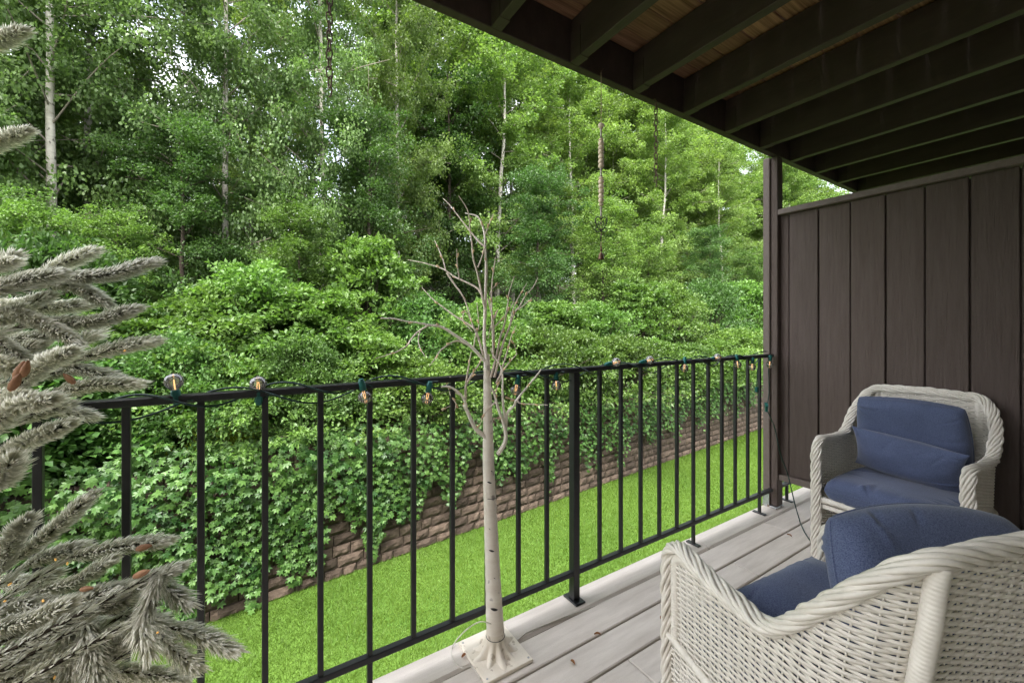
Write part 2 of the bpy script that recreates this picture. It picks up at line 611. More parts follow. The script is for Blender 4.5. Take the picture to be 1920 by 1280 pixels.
# ------------------------------------------------------------------ balcony deck
PITCH, BW = 0.1425, 0.1335
deck = thing('balcony_deck', 'pale grey composite plank balcony floor', 'deck', (0, 0, 0))
deck['kind'] = 'structure'
del deck['category']
del deck['label']
kk = 0
y1 = 1.503
joints = [[2.20, 4.9], [2.774], [2.16], [1.2, 3.6], [2.5], [0.4, 3.0], [1.6], [2.2]]
for r in range(15):
    y0 = y1 - BW
    cuts = [-3.4] + [c for c in joints[r % len(joints)]] + [6.5]
    for a, b in zip(cuts[:-1], cuts[1:]):
        mb = MB()
        mb.box(a + 0.0012, b - 0.0012, y0, y1, -0.025, 0.0, 0.004 if r else 0.009)
        obj('plank', mb, M['deck'], deck)
    y1 -= PITCH
mb = MB()
mb.box(-3.4, 6.5, 1.465, 1.49, -0.27, -0.026)
obj('fascia', mb, M['paint'], deck)
for k in range(24):
    mb = MB()
    x = -3.3 + 0.4064 * k
    mb.box(x - 0.019, x + 0.019, HY + 0.002, 1.464, -0.26, -0.027)
    obj('joist', mb, M['under'], deck)
for x in (-3.3, 0.1, 3.12, 6.3):
    mb = MB()
    mb.box(x - 0.07, x + 0.07, 1.2, 1.34, LAWN_Z, -0.261)
    obj('post', mb, M['under'], deck)

# ------------------------------------------------------------------ upper deck (roof of the balcony)
up = thing('upper_deck', 'dark brown joisted deck overhead with cedar boards between the joists', 'deck', (0, HY, 2.43))
JH = 0.187


def loc_up(mb, name, m, parent=up):
    mb.v = [(x, y - HY, z - 2.43) for x, y, z in mb.v]
    return obj(name, mb, m, parent)


mb = MB()
mb.box(-1.15, 6.5, 1.412, 1.452, 2.43, 2.43 + JH + 0.01, 0.003)
loc_up(mb, 'rim_beam', M['joist'])
for k in range(-10, 14):
    x = 0.822 + 0.4065 * k
    if x < -1.1 or x > 6.4:
        continue
    mb = MB()
    mb.box(x - 0.0215, x + 0.0215, HY + 0.005, 1.409, 2.432, 2.432 + JH, 0.003)
    j = loc_up(mb, 'joist', M['joist'])
    mb = MB()
    mb.box(x - 0.0235, x + 0.0235, 1.345, 1.4105, 2.4298, 2.475)
    mb.box(x - 0.0235, x - 0.0217, 1.345, 1.4105, 2.4755, 2.56)
    mb.box(x + 0.0217, x + 0.0235, 1.345, 1.4105, 2.4755, 2.56)
    loc_up(mb, 'joist_hanger', M['joist'], j)
y = 1.47
while y > HY + 0.1:
    for a, b in ((-1.15, 1.02), (1.024, 6.5)):
        mb = MB()
        mb.box(a, b, y - 0.1385, y, 2.43 + JH + 0.012, 2.43 + JH + 0.05, 0.003)
        loc_up(mb, 'plank', M['cedar'])
    y -= 0.142

# ------------------------------------------------------------------ privacy wall and post
WX = 3.11
pw = thing('privacy_wall', 'dark brown vertical board privacy wall at the end of the balcony', 'wall', (WX, 0.5, 0.2))


def loc_pw(mb, name, m, **k):
    mb.v = [(x - WX, y - 0.5, z - 0.2) for x, y, z in mb.v]
    return obj(name, mb, m, pw, **k)


edges = [1.447, 1.358, 1.185, 1.017, 0.851, 0.686, 0.520, 0.354, 0.188, 0.022, -0.144, -0.31, HY + 0.01]
for n_, (a, b) in enumerate(zip(edges[:-1], edges[1:])):
    # lapped boards: each one stands proud at its left edge and tucks under the next
    mb = MB()
    g = 0.004
    off = 0.006 * (n_ % 2)
    x0, x1, z0, z1 = WX - 0.004 - off, WX + 0.02 - off, 0.236, 2.02
    V, F = bevel_box((x0, x1), (b + g, a - g), (z0, z1), 0.0035)
    # tilt the face a little so that each board catches the light differently
    V = [(x + (0.005 * (a - y) / (a - b) if x < WX + 0.008 else 0), y, z) for x, y, z in V]
    mb.add(V, F)
    loc_pw(mb, 'plank', M['paint'])
mb = MB()
mb.box(WX + 0.022, WX + 0.040, HY + 0.01, 1.40, 0.24, 2.015)
loc_pw(mb, 'backing', M['paint'])
mb = MB()
mb.box(WX - 0.045, WX + 0.06, HY + 0.01, 1.448, 2.0215, 2.0595, 0.004)
loc_pw(mb, 'cap_rail', M['trim'])
mb = MB()
mb.box(WX - 0.034, WX + 0.05, HY + 0.01, 1.448, 0.195, 0.2345, 0.004)
loc_pw(mb, 'bottom_rail', M['trim'])
mb = MB()
T = Matrix.Translation((WX + 0.01, 1.10, 0.098)) @ Matrix.Rotation(R(-52), 4, 'X')
mb.box(-0.02, 0.02, -0.02, 0.02, -0.125, 0.125, 0.003, T)
loc_pw(mb, 'brace', M['paint'])

post = thing('support_post', 'slim brown timber post at the corner where railing meets privacy wall', 'post', (3.09, 1.46, 0))
mb = MB()
mb.box(-0.045, 0.045, -0.006, 0.038, 0.012, 2.428, 0.004)
obj('timber', mb, M['trim'], post)
mb = MB()
mb.box(-0.03, 0.045, -0.05, -0.0075, 0.012, 2.428, 0.004)
obj('timber', mb, M['paint'], post)
mb = MB()
mb.box(-0.05, 0.05, -0.055, 0.042, 0.0, 0.011, 0.002)
mb.box(-0.0495, -0.0465, -0.005, 0.036, 0.0111, 0.11)
mb.box(-0.04, 0.03, 0.039, 0.0415, 0.0111, 0.11)
obj('post_base_bracket', mb, M['galv'], post)


# ------------------------------------------------------------------ railing
def railing(x0, x1, bal, posts, legs, label):
    rt = thing('railing', label, 'railing', ((x0 + x1) / 2, 1.44, 0))
    cx = (x0 + x1) / 2

    def pt(mb, name):
        mb.v = [(x - cx, y - 1.44, z) for x, y, z in mb.v]
        return obj(name, mb, M['black'], rt)
    mb = MB()
    mb.box(x0, x1, 1.421, 1.459, 1.043, 1.065, 0.003)
    pt(mb, 'top_rail')
    mb = MB()
    mb.box(x0, x1, 1.426, 1.454, 0.116, 0.138, 0.003)
    pt(mb, 'bottom_rail')
    for x in bal:
        leg = x in legs
        h = 0.0085
        mb = MB()
        mb.box(x - h, x + h, 1.44 - h, 1.44 + h, 0.1385, 1.0425, 0.0015)
        bo = pt(mb, 'baluster')
        if leg:
            mb = MB()
            mb.box(x - h, x + h, 1.44 - h, 1.44 + h, 0.0085, 0.1155, 0.0015)
            mb.box(x - 0.014, x + 0.014, 1.40, 1.48, 0.0, 0.008, 0.002)
            pt(mb, 'foot')
    for x in posts:
        mb = MB()
        mb.box(x - 0.018, x + 0.018, 1.422, 1.458, 0.0085, 1.0425, 0.002)
        pt(mb, 'post')
        mb = MB()
        mb.box(x - 0.028, x + 0.028, 1.395, 1.488, 0.0, 0.008, 0.002)
        pt(mb, 'foot_plate')
    return rt


bal = [-0.43 - 0.1525 * k for k in range(1, 18)] + [-0.43, -0.273, -0.118, 0.036, 0.188, 0.341, 0.494, 0.646, 0.797, 0.946, 1.095, 1.412, 1.557, 1.703, 1.851, 2.001, 2.152, 2.297, 2.440, 2.588, 2.736, 2.883]
railing(-3.2, 3.038, bal, [1.254, -1.9], [0.341, 2.152, 2.883, -0.886], 'black metal balcony railing with thin square balusters and string lights')
railing(3.16, 6.4, [3.26 + 0.1525 * k for k in range(20)], [], [3.26], 'black railing of the neighbouring balcony seen under the privacy wall')


# ------------------------------------------------------------------ string lights on the rail
bulbs = [(325, 716, 'up'), (484, 720, 'up'), (684, 744, 'down'), (801, 746, 'down'), (967, 731, 'down'), (1043, 722, 'down'), (1155, 679, 'side'),
         (1218, 675, 'side'), (1283, 690, 'down'), (1345, 670, 'side'), (1383, 683, 'down'), (1410, 688, 'down'), (1443, 683, 'down')]
st = thing('string_lights', 'green cable of clear globe bulbs wound along the railing', 'string lights', (0, 1.44, 1.065))
off = np.array([0, 1.44, 1.065])
pts = []
x = -3.0
while x < 2.99:
    a = 2 * math.pi * x / 0.36 + 0.6 * math.sin(x * 3.1)
    pts.append((x, 1.44 + 0.030 * math.cos(a), 1.054 + 0.024 * math.sin(a) + 0.006 * math.sin(7 * x)))
    x += 0.03
mb = MB()
P = smooth_path(pts, 3) - off
mb.tube(P, 0.0032, 6)
obj('cable', mb, M['cable'], st, True)
pts = []
x = -3.0
while x < 2.99:
    a = 2 * math.pi * x / 0.52 + 2.2 + 0.8 * math.sin(x * 2.1)
    pts.append((x, 1.44 + 0.031 * math.cos(a), 1.047 + 0.030 * math.sin(a) - 0.012 * abs(math.sin(4 * x))))
    x += 0.03
mb = MB()
mb.tube(smooth_path(pts, 3) - off, 0.0030, 6)
obj('cable', mb, M['cable'], st, True)
gV, gF = lathe_np([(0.0080, 0.0), (0.0086, 0.0045)] + [(0.0225 * math.sin(a), 0.0275 - 0.0225 * math.cos(a)) for a in np.linspace(0.42, math.pi - 0.01, 14)], 22)
g_me = np_mesh('bulb', gV, gF, smooth=True)
g_me.materials.append(M['glass'])
sV, sF = lathe_np([(0.0005, -0.036), (0.008, -0.036), (0.0085, -0.030), (0.0105, -0.028), (0.0110, 0.0), (0.0095, 0.004), (0.006, 0.004), (0.0005, 0.003)], 14)
s_me = np_mesh('socket', sV, sF, smooth=True)
s_me.materials.append(M['teal'])
fm = MB()
fm.tube([(0.003, 0, 0.005), (0.0035, 0, 0.018), (0.002, 0, 0.032), (-0.002, 0, 0.032), (-0.0035, 0, 0.018), (-0.003, 0, 0.005)], 0.0011, 5)
f_me = mesh_of('filament', fm, M['filament'])
bs_all = [on_y(a, b, 1.418) for a, b, c in bulbs]
extra = [(-0.45, 1.40, 1.09), (-0.9, 1.41, 1.0), (-1.4, 1.42, 1.0), (-2.0, 1.42, 1.0)]
for n_, c in enumerate(list(bs_all) + [np.array(e) for e in extra]):
    k = bulbs[n_][2] if n_ < len(bulbs) else 'down'
    rz = random.uniform(0, 6)
    if k == 'down':
        rot = (R(180) + random.uniform(-0.2, 0.2), random.uniform(-0.25, 0.25), rz)
    elif k == 'up':
        rot = (R(random.uniform(-8, 8)), R(random.uniform(-8, 8)), rz)
    else:
        rot = (R(-6), R(80), R(-20))
    Rm = Vector(rot) and Matrix.Rotation(rot[2], 3, 'Z') @ Matrix.Rotation(rot[1], 3, 'Y') @ Matrix.Rotation(rot[0], 3, 'X')
    cc = Vector(c) - Vector(off) - Rm @ Vector((0, 0, 0.027))
    if k == 'up':
        cc.y += 0.012
    so_ = link('socket', s_me, st, cc, rot)
    b_ = link('bulb', g_me, st, cc, rot)
    link('filament', f_me, b_)
    # short lead from socket to the cable
    tip = cc + Rm @ Vector((0, 0, -0.034))
    mb = MB()
    mb.tube([tip, tip * 0.5 + Vector((tip.x + 0.02, 0.0, -0.012)) * 0.5, Vector((tip.x + 0.035, -0.028, -0.014))], 0.0028, 5)
    obj('lead', mb, M['cable'], st)

# ------------------------------------------------------------------ green extension cord with triple tap
ec = thing('extension_cord', 'dark green extension cord with teal triple tap hanging at the corner post', 'cord', (2.9, 1.36, 0))
o_ = np.array([2.9, 1.36, 0])
tap = on_y(1437, 766, 1.37)
p0 = on_y(1441, 690, 1.385)
cordp = [p0, on_y(1442, 735, 1.38), tap + np.array([0.01, 0, 0.02])]
mb = MB()
mb.tube(smooth_path(cordp, 8) - o_, 0.003, 6)
p1 = on_y(1424, 672, 1.395)
mb.tube(smooth_path([p1, on_y(1420, 700, 1.39), on_y(1419, 725, 1.39)], 8) - o_, 0.003, 6)
cordp = [tap, on_y(1452, 800, 1.36), on_y(1463, 850, 1.34), (2.99, 1.315, 0.28), (2.985, 1.27, 0.10), (2.97, 1.235, 0.006), on_z(1500, 978, 0.004), on_z(1513, 1004, 0.004), (2.70, 1.02, 0.004), (2.72, 0.86, 0.004)]
mb.tube(smooth_path(cordp, 8) - o_, 0.0034, 6)
obj('cable', mb, M['cable'], ec, True)
mb = MB()
tl = Vector(tap - o_)
for a in (-45, 45):
    T = Matrix.Translation(tl) @ Matrix.Rotation(R(32), 4, 'Z') @ Matrix.Rotation(R(a), 4, 'Y')
    mb.box(-0.0115, 0.0115, -0.008, 0.008, 0.0, 0.045, 0.003, T)
T = Matrix.Translation(tl) @ Matrix.Rotation(R(32), 4, 'Z')
mb.box(-0.011, 0.011, -0.0075, 0.0075, -0.02, 0.012, 0.003, T)
obj('triple_tap', mb, M['teal'], ec)
mb = MB()
T = Matrix.Translation(Vector(on_y(1419, 730, 1.39) - o_))
mb.box(-0.012, 0.012, -0.008, 0.008, -0.017, 0.017, 0.003, T)
obj('plug', mb, M['teal'], ec)


# ------------------------------------------------------------------ hanging chains and wind chime
def stadium(w, h, r, n=20):
    P = []
    for k in range(n):
        a = 2 * math.pi * k / n
        P.append((w * math.cos(a), 0, (h - w) * (1 if math.sin(a) > 1e-6 else -1 if math.sin(a) < -1e-6 else 0) + w * math.sin(a)))
    P.append(P[0])
    return P


lk = MB()
lk.tube(stadium(0.0085, 0.0175, 0), 0.0024, 6, caps=False)
link_me = mesh_of('link', lk, M['rust'], True)


def chain(px, ytop, ybot, label):
    a = on_y(px, ytop, 1.395)
    z1 = on_y(px, ybot, 1.395)[2]
    t = thing('hanging_chain', label, 'chain', tuple(a))
    mb = MB()
    mb.tube(smooth_path([(0.0, 0.0145, 0.03), (0, 0.004, 0.026), (0, -0.004, 0.012), (0, 0.0, 0.0), (0, 0.008, 0.004)], 6), 0.0022, 6)
    obj('hook', mb, M['rust'], t, True)
    z = a[2] - 0.012
    k = 0
    while z > z1 + 0.02:
        link('link', link_me, t, (random.uniform(-.001, .001), 0, z - a[2]), (random.uniform(-.1, .1), random.uniform(-.08, .08), R(20 + 90 * (k % 2)) + random.uniform(-.3, .3)))
        z -= 0.0285
        k += 1
    mb = MB()
    mb.tube(smooth_path([(0, 0, z - a[2] + 0.02), (0.006, 0, z - a[2] + 0.008), (0.004, 0, z - a[2] - 0.012), (-0.002, 0, z - a[2] - 0.02)], 6), 0.0024, 6)
    obj('end_hook', mb, M['rust'], t, True)


chain(1230, 195, 345, 'short rusty chain hanging from the beam to the right of the wind chime')
chain(618, -75, 180, 'rusty link chain hanging at the top of the view left of the beam')

ch = on_y(1127, 150, 1.405)
ch[2] = 2.45
wc = thing('wind_chime', 'wooden bead wind chime with wire heart and small bell', 'wind chime', tuple(ch))
zz = lambda py: on_y(1127, py, 1.405)[2] - ch[2]
mb = MB()
mb.tube([(0.02, 0.006, 0.02), (0.012, 0.0, 0.008), (0, 0, 0), (0, 0, -0.006)], 0.002, 6)
obj('hook', mb, M['rust'], wc, True)
mb = MB()
mb.tube([(0, 0, 0), (0.001, 0, zz(200)), (0, 0, zz(480))], 0.0016, 5)
obj('twine', mb, M['cord_t'], wc)
bV, bF = sphere_np((0, 0, 0), 0.0140, 14, 10, (1, 1, 0.95))
bead_me = np_mesh('bead', bV, bF, smooth=True)
bead_me.materials.append(M['bead'])
for py in [236, 262, 269, 277, 285, 294, 303, 311, 334, 341, 350, 359, 368, 376, 384]:
    s = 0.85 if py in (262, 334, 384) else 1.0
    link('bead', bead_me, wc, (0, 0, zz(py)), (0, 0, random.uniform(0, 6)), (s, s, s * (0.6 if py in (262, 334, 384) else 1)))
for a, b in ((242, 258), (315, 331), (388, 406)):
    V, F = lathe_np([(0.001, zz(b)), (0.0065, zz(b)), (0.0045, zz(b) + 0.008), (0.0045, zz(a) - 0.008), (0.0065, zz(a)), (0.001, zz(a))], 12)
    link('spacer', np_mesh('spacer', V, F, smooth=True), wc, m=M['clay'])
zc = zz(421)
mb = MB()
for s in (-1, 1):
    mb.tube(smooth_path([(0, 0, zc - 0.033), (s * 0.020, 0, zc - 0.006), (s * 0.029, 0, zc + 0.018), (s * 0.022, 0, zc + 0.034), (s * 0.008, 0, zc + 0.033), (0, 0, zc + 0.022)], 8), 0.0026, 6)
    mb.tube(smooth_path([(0, 0, zc - 0.03), (s * 0.018, 0, zc - 0.036), (s * 0.03, 0, zc - 0.026), (s * 0.024, 0, zc - 0.014), (s * 0.012, 0, zc - 0.018), (s * 0.012, 0, zc - 0.026)], 8), 0.002, 6)
    mb.tube(smooth_path([(0, 0, zc - 0.03), (s * 0.010, 0, zc - 0.002), (s * 0.014, 0, zc + 0.010), (s * 0.005, 0, zc + 0.012), (s * 0.004, 0, zc + 0.002)], 8), 0.0017, 6)
obj('wire_heart', mb, M['black'], wc, True, rot=(0, 0, R(-25)))
mb = MB()
mb.tube(smooth_path([(0, 0, zc - 0.033), (0.006, 0, zc - 0.048), (-0.004, 0, zc - 0.062), (0, 0, zc - 0.078)], 6), 0.002, 5)
obj('wire_tail', mb, M['black'], wc, True)
zb = zz(486)
V, F = lathe_np([(0.0150, zb), (0.0155, zb + 0.002), (0.0125, zb + 0.010), (0.0112, zb + 0.020), (0.0085, zb + 0.028), (0.004, zb + 0.031), (0.003, zb + 0.036), (0.006, zb + 0.041), (0.0065, zb + 0.046), (0.003, zb + 0.050), (0.0045, zb + 0.055), (0.001, zb + 0.060)], 16)
link('bell', np_mesh('bell', V, F, smooth=True), wc, m=M['brass'])

# ------------------------------------------------------------------ artificial birch tree with twig lights
BD = 1.575
bt_base = np.array([0.792, 1.366, 0.0])
bt = thing('birch_light_tree', 'bare artificial white birch tree with twig lights on a square base', 'artificial tree', tuple(bt_base))
mb = MB()
mb.box(-0.102, 0.098, -0.112, 0.114, 0.0, 0.013, 0.002)
plate = obj('base_plate', mb, M['resin'], bt, rot=(0, 0, 0))
for sx, sy in ((-1, -1), (1, -1), (1, 1), (-1, 1)):
    mb = MB()
    mb.tube([(0.088 * sx - 0.002, 0.098 * sy, 0.012), (0.088 * sx - 0.002, 0.098 * sy, 0.0142)], 0.004, 8)
    obj('screw', mb, M['galv'], plate)
# lobed root flare
nz, na = 26, 96
zs = np.linspace(0.0, 1.0, nz)
aa = np.arange(na) * 2 * math.pi / na
lobes = [(0.25, 1.0), (1.1, 0.75), (1.75, 0.9), (2.5, 0.8), (3.2, 1.0), (3.9, 0.85), (4.55, 1.1), (5.15, 0.95), (5.75, 0.8)]
Vr = []
for z in zs:
    fl = (1 - z) ** 2.2
    lob = np.zeros(na)
    for a0, am in lobes:
        dd = np.abs((aa - a0 + math.pi) % (2 * math.pi) - math.pi)
        lob = np.maximum(lob, am * np.exp(-(dd / 0.24) ** 2))
    rr = 0.0345 + 0.030 * fl * lob + 0.012 * fl + 0.022 * (1 - z) ** 7 * lob
    zz_ = 0.0135 + 0.075 * z + 0 * rr
    Vr.append(np.stack([rr * np.cos(aa), rr * np.sin(aa), zz_], -1))
Vr = np.array(Vr).reshape(-1, 3)
i, j = np.meshgrid(np.arange(nz - 1), np.arange(na), indexing='ij')
Fr = np.stack([i * na + j, i * na + (j + 1) % na, (i + 1) * na + (j + 1) % na, (i + 1) * na + j], -1).reshape(-1, 4)
link('root_flare', np_mesh('root_flare', Vr, Fr, smooth=True), bt, m=M['resin'])
tw = [(929, 1190, 33), (927, 1150, 32), (925, 1100, 29.5), (923, 1050, 27.5), (921, 1000, 26), (919, 950, 24), (917, 900, 22.5), (915.5, 850, 21), (915, 800, 18.5), (914, 740, 15.5), (912.5, 664, 11)]
TP = np.array([at_d(a, b, BD) for a, b, c in tw]) - bt_base
TP[0][2] = 0.088
TP[0][:2] = (0, 0)
TR = np.array([c for a, b, c in tw]) / 2 * BD / FPX
TPs = smooth_path(np.c_[TP, TR], 10)
V, F = tube_np(TPs[:, :3], TPs[:, 3] * (1 + 0.02 * np.sin(np.arange(len(TPs)) * 1.3)), 18)
trunk = link('trunk', np_mesh('trunk', V, F, smooth=True), bt, m=M['bark_w'])
# seams of the two trunk sections and dark lens-shaped knots
for py, r in ((1190, 34), (930, 24)):
    c = at_d(921 if py < 1000 else 929, py, BD) - bt_base
    mb = MB()
    a = np.arange(25) * 2 * math.pi / 24
    mb.tube(np.stack([c[0] + (r / 2 + 0.6) * BD / FPX * np.cos(a), c[1] + (r / 2 + 0.6) * BD / FPX * np.sin(a), c[2] + 0 * a], -1), 0.0012, 5, False)
    obj('seam', mb, M['mark'], trunk)
for px, py, w in ((927, 1133, 15), (922, 1027, 11), (919, 902, 9), (930, 1075, 4), (916, 985, 4), (931, 880, 5)):
    q = (px - 921) / 771.0
    kk_ = int(np.argmin(np.abs(TPs[:, 2] + 0 - (at_d(px, py, BD)[2]))))
    ctr, rad = TPs[kk_, :3], TPs[kk_, 3] + 0.0008
    vd = math.atan2(-(bt_base[1]), -(bt_base[0]))
    an = vd + (px - (bt_base[0] * 0 + PCX + FPX * ((ctr[0] + bt_base[0]) * XR + (ctr[1] + bt_base[1]) * YR) / ((ctr[0] + bt_base[0]) * XF + (ctr[1] + bt_base[1]) * YF))) / 26.0
    hw = w / 2 * BD / FPX / rad
    P = []
    for t in np.linspace(-1, 1, 9):
        P.append((t, 0.0045 * (1 - t * t) * w / 12))
    Vv, Ff = [], []
    for t, h in P:
        for s in (-1, 1):
            Vv.append((ctr[0] + rad * math.cos(an + hw * t), ctr[1] + rad * math.sin(an + hw * t), ctr[2] + s * h - 0.003 * t))
    for k in range(8):
        Ff.append((2 * k, 2 * k + 2, 2 * k + 3, 2 * k + 1))
    mb = MB()
    mb.add(Vv, Ff)
    obj('bark_mark', mb, M['mark'], trunk)

c1 = lambda L_: [(700 + x / 2.908, 360 + y / 2.908) for x, y in L_]
c2 = lambda L_: [(820 + x / 4.268, 760 + y / 4.268) for x, y in L_]
branches = [
    (c1([(617, 910), (605, 800), (611, 600), (615, 420), (610, 300), (606, 230), (590, 170), (565, 132), (500, 115)]), 5.5, 0.04),
    (c1([(610, 232), (630, 180), (655, 120)]), 2.4, -0.05),
    (c1([(612, 300), (575, 270), (525, 210), (470, 140), (420, 75), (380, 35)]), 3.2, 0.10),
    (c1([(612, 650), (592, 560), (570, 450), (545, 360), (538, 280), (527, 200), (524, 150), (510, 90), (465, 20)]), 3.8, -0.08),
    (c1([(570, 412), (595, 345), (606, 290), (612, 240)]), 2.2, 0.03),
    (c1([(592, 560), (560, 520), (480, 480), (440, 460), (390, 425), (360, 412), (280, 388), (190, 370)]), 3.2, 0.12),
    (c1([(395, 430), (380, 370), (355, 310), (335, 265)]), 2.0, 0.1),
    (c1([(470, 478), (458, 390), (455, 310)]), 2.0, -0.06),
    (c1([(400, 440), (440, 500), (490, 570), (520, 650), (540, 720), (575, 810)]), 3.0, -0.05),
    (c1([(600, 890), (560, 760), (520, 722), (440, 672), (370, 620), (320, 580), (265, 520)]), 3.6, 0.08),
    (c1([(606, 920), (530, 840), (460, 790), (390, 745), (350, 730), (300, 725), (240, 712), (180, 705), (110, 690), (40, 688)]), 5.0, -0.16),
    (c1([(302, 725), (240, 765), (200, 810), (185, 835), (130, 870), (70, 890), (12, 907)]), 2.8, -0.20),
    (c1([(525, 835), (460, 812), (420, 825), (370, 860), (335, 910), (305, 948)]), 3.0, -0.12),
    (c1([(255, 757), (245, 800), (255, 850), (282, 893)]), 1.8, -0.1),
    (c1([(640, 1010), (670, 900), (690, 800), (715, 720), (735, 600), (740, 550), (768, 460)]), 4.0, 0.06),
    (c1([(660, 1010), (700, 850), (740, 740), (770, 660), (800, 620), (830, 565), (870, 520), (898, 468)]), 4.0, 0.12),
    (c1([(790, 640), (830, 610), (866, 575)]), 1.8, -0.05),
    (c1([(745, 705), (770, 620), (800, 560), (835, 500)]), 2.0, 0.1),
    (c1([(655, 910), (650, 750), (645, 600), (648, 490), (660, 400), (666, 355)]), 3.4, -0.08),
    (c1([(650, 745), (690, 705), (730, 655), (766, 598)]), 2.2, 0.06),
    (c1([(634, 560), (650, 525), (688, 495)]), 1.8, 0.02),
    (c1([(690, 1000), (730, 870), (755, 780), (778, 730)]), 2.8, -0.06),
    (c1([(670, 1040), (705, 975), (740, 930), (785, 880)]), 3.0, -0.12),
    (c1([(782, 885), (772, 840), (755, 805)]), 1.6, -0.05),
    (c1([(660, 690), (680, 640), (670, 660), (648, 700), (625, 800)]), 2.0, 0.02),
    (c1([(628, 580), (640, 640), (655, 700), (660, 830), (655, 880)]), 3.0, 0.0),
    (c1([(560, 760), (505, 650), (490, 700), (540, 760)]), 2.0, -0.04),
    (c1([(545, 860), (560, 770), (575, 730), (565, 600)]), 2.4, 0.05),
    (c2([(390, 252), (320, 200), (280, 140), (240, 50), (215, 0)]) + c1([(508, 1170), (490, 1120), (450, 1080), (410, 1060), (370, 1062)]), 7.0, -0.14),
    (c1([(503, 1130), (505, 1050), (520, 950), (535, 870)]), 4.2, -0.06),
    (c1([(410, 1062), (425, 1115), (450, 1150), (445, 1190)]), 2.6, -0.06),
    (c1([(470, 1105), (425, 1080), (398, 1050), (420, 1005)]), 2.4, -0.05),
    (c1([(515, 1030), (545, 1000), (557, 992)]), 2.2, -0.03),
    (c1([(500, 1060), (540, 990), (575, 940), (600, 900)]), 3.2, -0.03),
    (c1([(450, 1165), (410, 1170), (375, 1192)]), 1.4, -0.04),
    (c2([(485, 388), (535, 310), (548, 240), (530, 140), (500, 60), (480, 0)]) + c1([(662, 1110), (640, 1060), (610, 1028)]), 7.0, -0.10),
    (c2([(545, 230), (545, 120)]) + c1([(708, 1160), (705, 1080), (705, 1000), (690, 940), (650, 880), (640, 850)]), 4.6, -0.05),
    (c2([(545, 210), (553, 100), (565, 50), (615, 0)]) + c1([(780, 1135), (840, 1060), (890, 1000), (915, 965)]), 5.2, -0.10),
    (c1([(780, 1132), (800, 1150), (870, 1156), (950, 1160)]), 2.2, -0.06),
    (c1([(790, 1140), (760, 1130), (720, 1118)]), 3.0, -0.02),
    (c1([(665, 1145), (620, 1190), (585, 1240)]), 2.6, -0.06),
    (c2([(365, 80), (330, 185)]), 1.3, -0.02),
    (c1([(705, 1000), (680, 1050), (665, 1100)]), 3.2, -0.03),
]
bud_me = np_mesh('bud_light', *lathe_np([(0.0005, -0.008), (0.0030, -0.007), (0.0036, 0.004), (0.0022, 0.009), (0.0004, 0.010)], 8), smooth=True)
bud_me.materials.append(surf('bud_tan', (0.55, 0.36, 0.2), (0.72, 0.52, 0.33), 0.6, 40))
for pl, w, amp in branches:
    n = len(pl)
    low = min(p[1] for p in pl) > 690
    base_off = -0.01
    P = np.array([at_d(x, y, BD + base_off + amp * (k / (n - 1)) ** 1.3 * (1 if not low else 0.6)) for k, (x, y) in enumerate(pl)]) - bt_base
    Ps = smooth_path(P, 7)
    rad = np.linspace(w * 1.25, max(1.3, w * 0.40), len(Ps)) / 2 * BD / FPX
    V, F = tube_np(Ps, rad, 7)
    br = link('branch', np_mesh('branch', V, F, smooth=True), bt, m=M['bark_w'] if w >= 4.5 else M['twig'])
    for f_ in (0.42, 0.72):
        if w < 1.9 and f_ < 0.5:
            continue
        k = int(f_ * (len(Ps) - 1))
        d_ = Ps[min(k + 1, len(Ps) - 1)] - Ps[k - 1]
        q = Vector(d_).to_track_quat('Z', 'Y')
        q = q @ Vector((random.uniform(-.5, .5), random.uniform(-.5, .5), 1)).to_track_quat('Z', 'Y')
        link('bud_light', bud_me, br, Vector(Ps[k]) + (q @ Vector((0, 0, 0.007))), q.to_euler())
wcp = [bt_base + np.array([-0.02, -0.02, 0.13]), on_y(900, 1165, 1.36), on_z(872, 1182, 0.06), on_z(848, 1212, 0.004), on_z(850, 1237, 0.004), on_z(868, 1252, 0.004), on_z(884, 1249, 0.004), (0.688, 1.29, 0.005)]
wc_ = thing('white_cord', 'thin white power cord looping around the birch tree base', 'cord', (0.75, 1.35, 0))
mb = MB()
mb.tube(smooth_path(wcp, 8) - np.array([0.75, 1.35, 0]), 0.0022, 6)
obj('cable', mb, M['wcable'], wc_, True)
mb = MB()
mb.tube(smooth_path([(0.892, 1.37, 0.004), (0.95, 1.385, 0.004), (1.05, 1.38, 0.004), (1.18, 1.372, 0.002), (1.34, 1.364, -0.006), (1.6, 1.364, -0.01)], 8) - np.array([0.75, 1.35, 0]), 0.0024, 6)
obj('cable', mb, M['wcable'], wc_, True)

# dry leaves on the planks
for k, (px, py, lab) in enumerate([(871, 1230, 'small dry brown leaf left of the birch tree base'), (1074, 1243, 'small tan dry leaf on the plank in front of the birch tree'),
                                   (1480, 1004, 'small orange dry leaf on the deck near the hanging cord'), (1240, 1160, 'tiny dry leaf on the plank left of the near chair'), (1120, 1190, 'small dry curled leaf midway between birch tree and near chair')]):
    p = on_z(px, py, 0.003)
    mb = MB()
    Vl = []
    for t in np.linspace(0, 1, 6):
        ww = 0.006 * math.sin(math.pi * (0.08 + 0.92 * t) ** 0.8) + 0.0006
        for s in (-1, 0, 1):
            Vl.append((0.026 * t - 0.013, s * ww, 0.001 + 0.005 * abs(s) + 0.004 * math.sin(3 * t)))
    Fl = [(3 * a + b, 3 * a + b + 3, 3 * a + b + 4, 3 * a + b + 1) for a in range(5) for b in range(2)]
    mb.add(Vl, Fl)
    tag(obj('dry_leaf', mb, M['dry'], loc=tuple(p), rot=(0, 0, random.uniform(0, 6))), lab, 'leaf', 'dry leaves scattered on the deck')


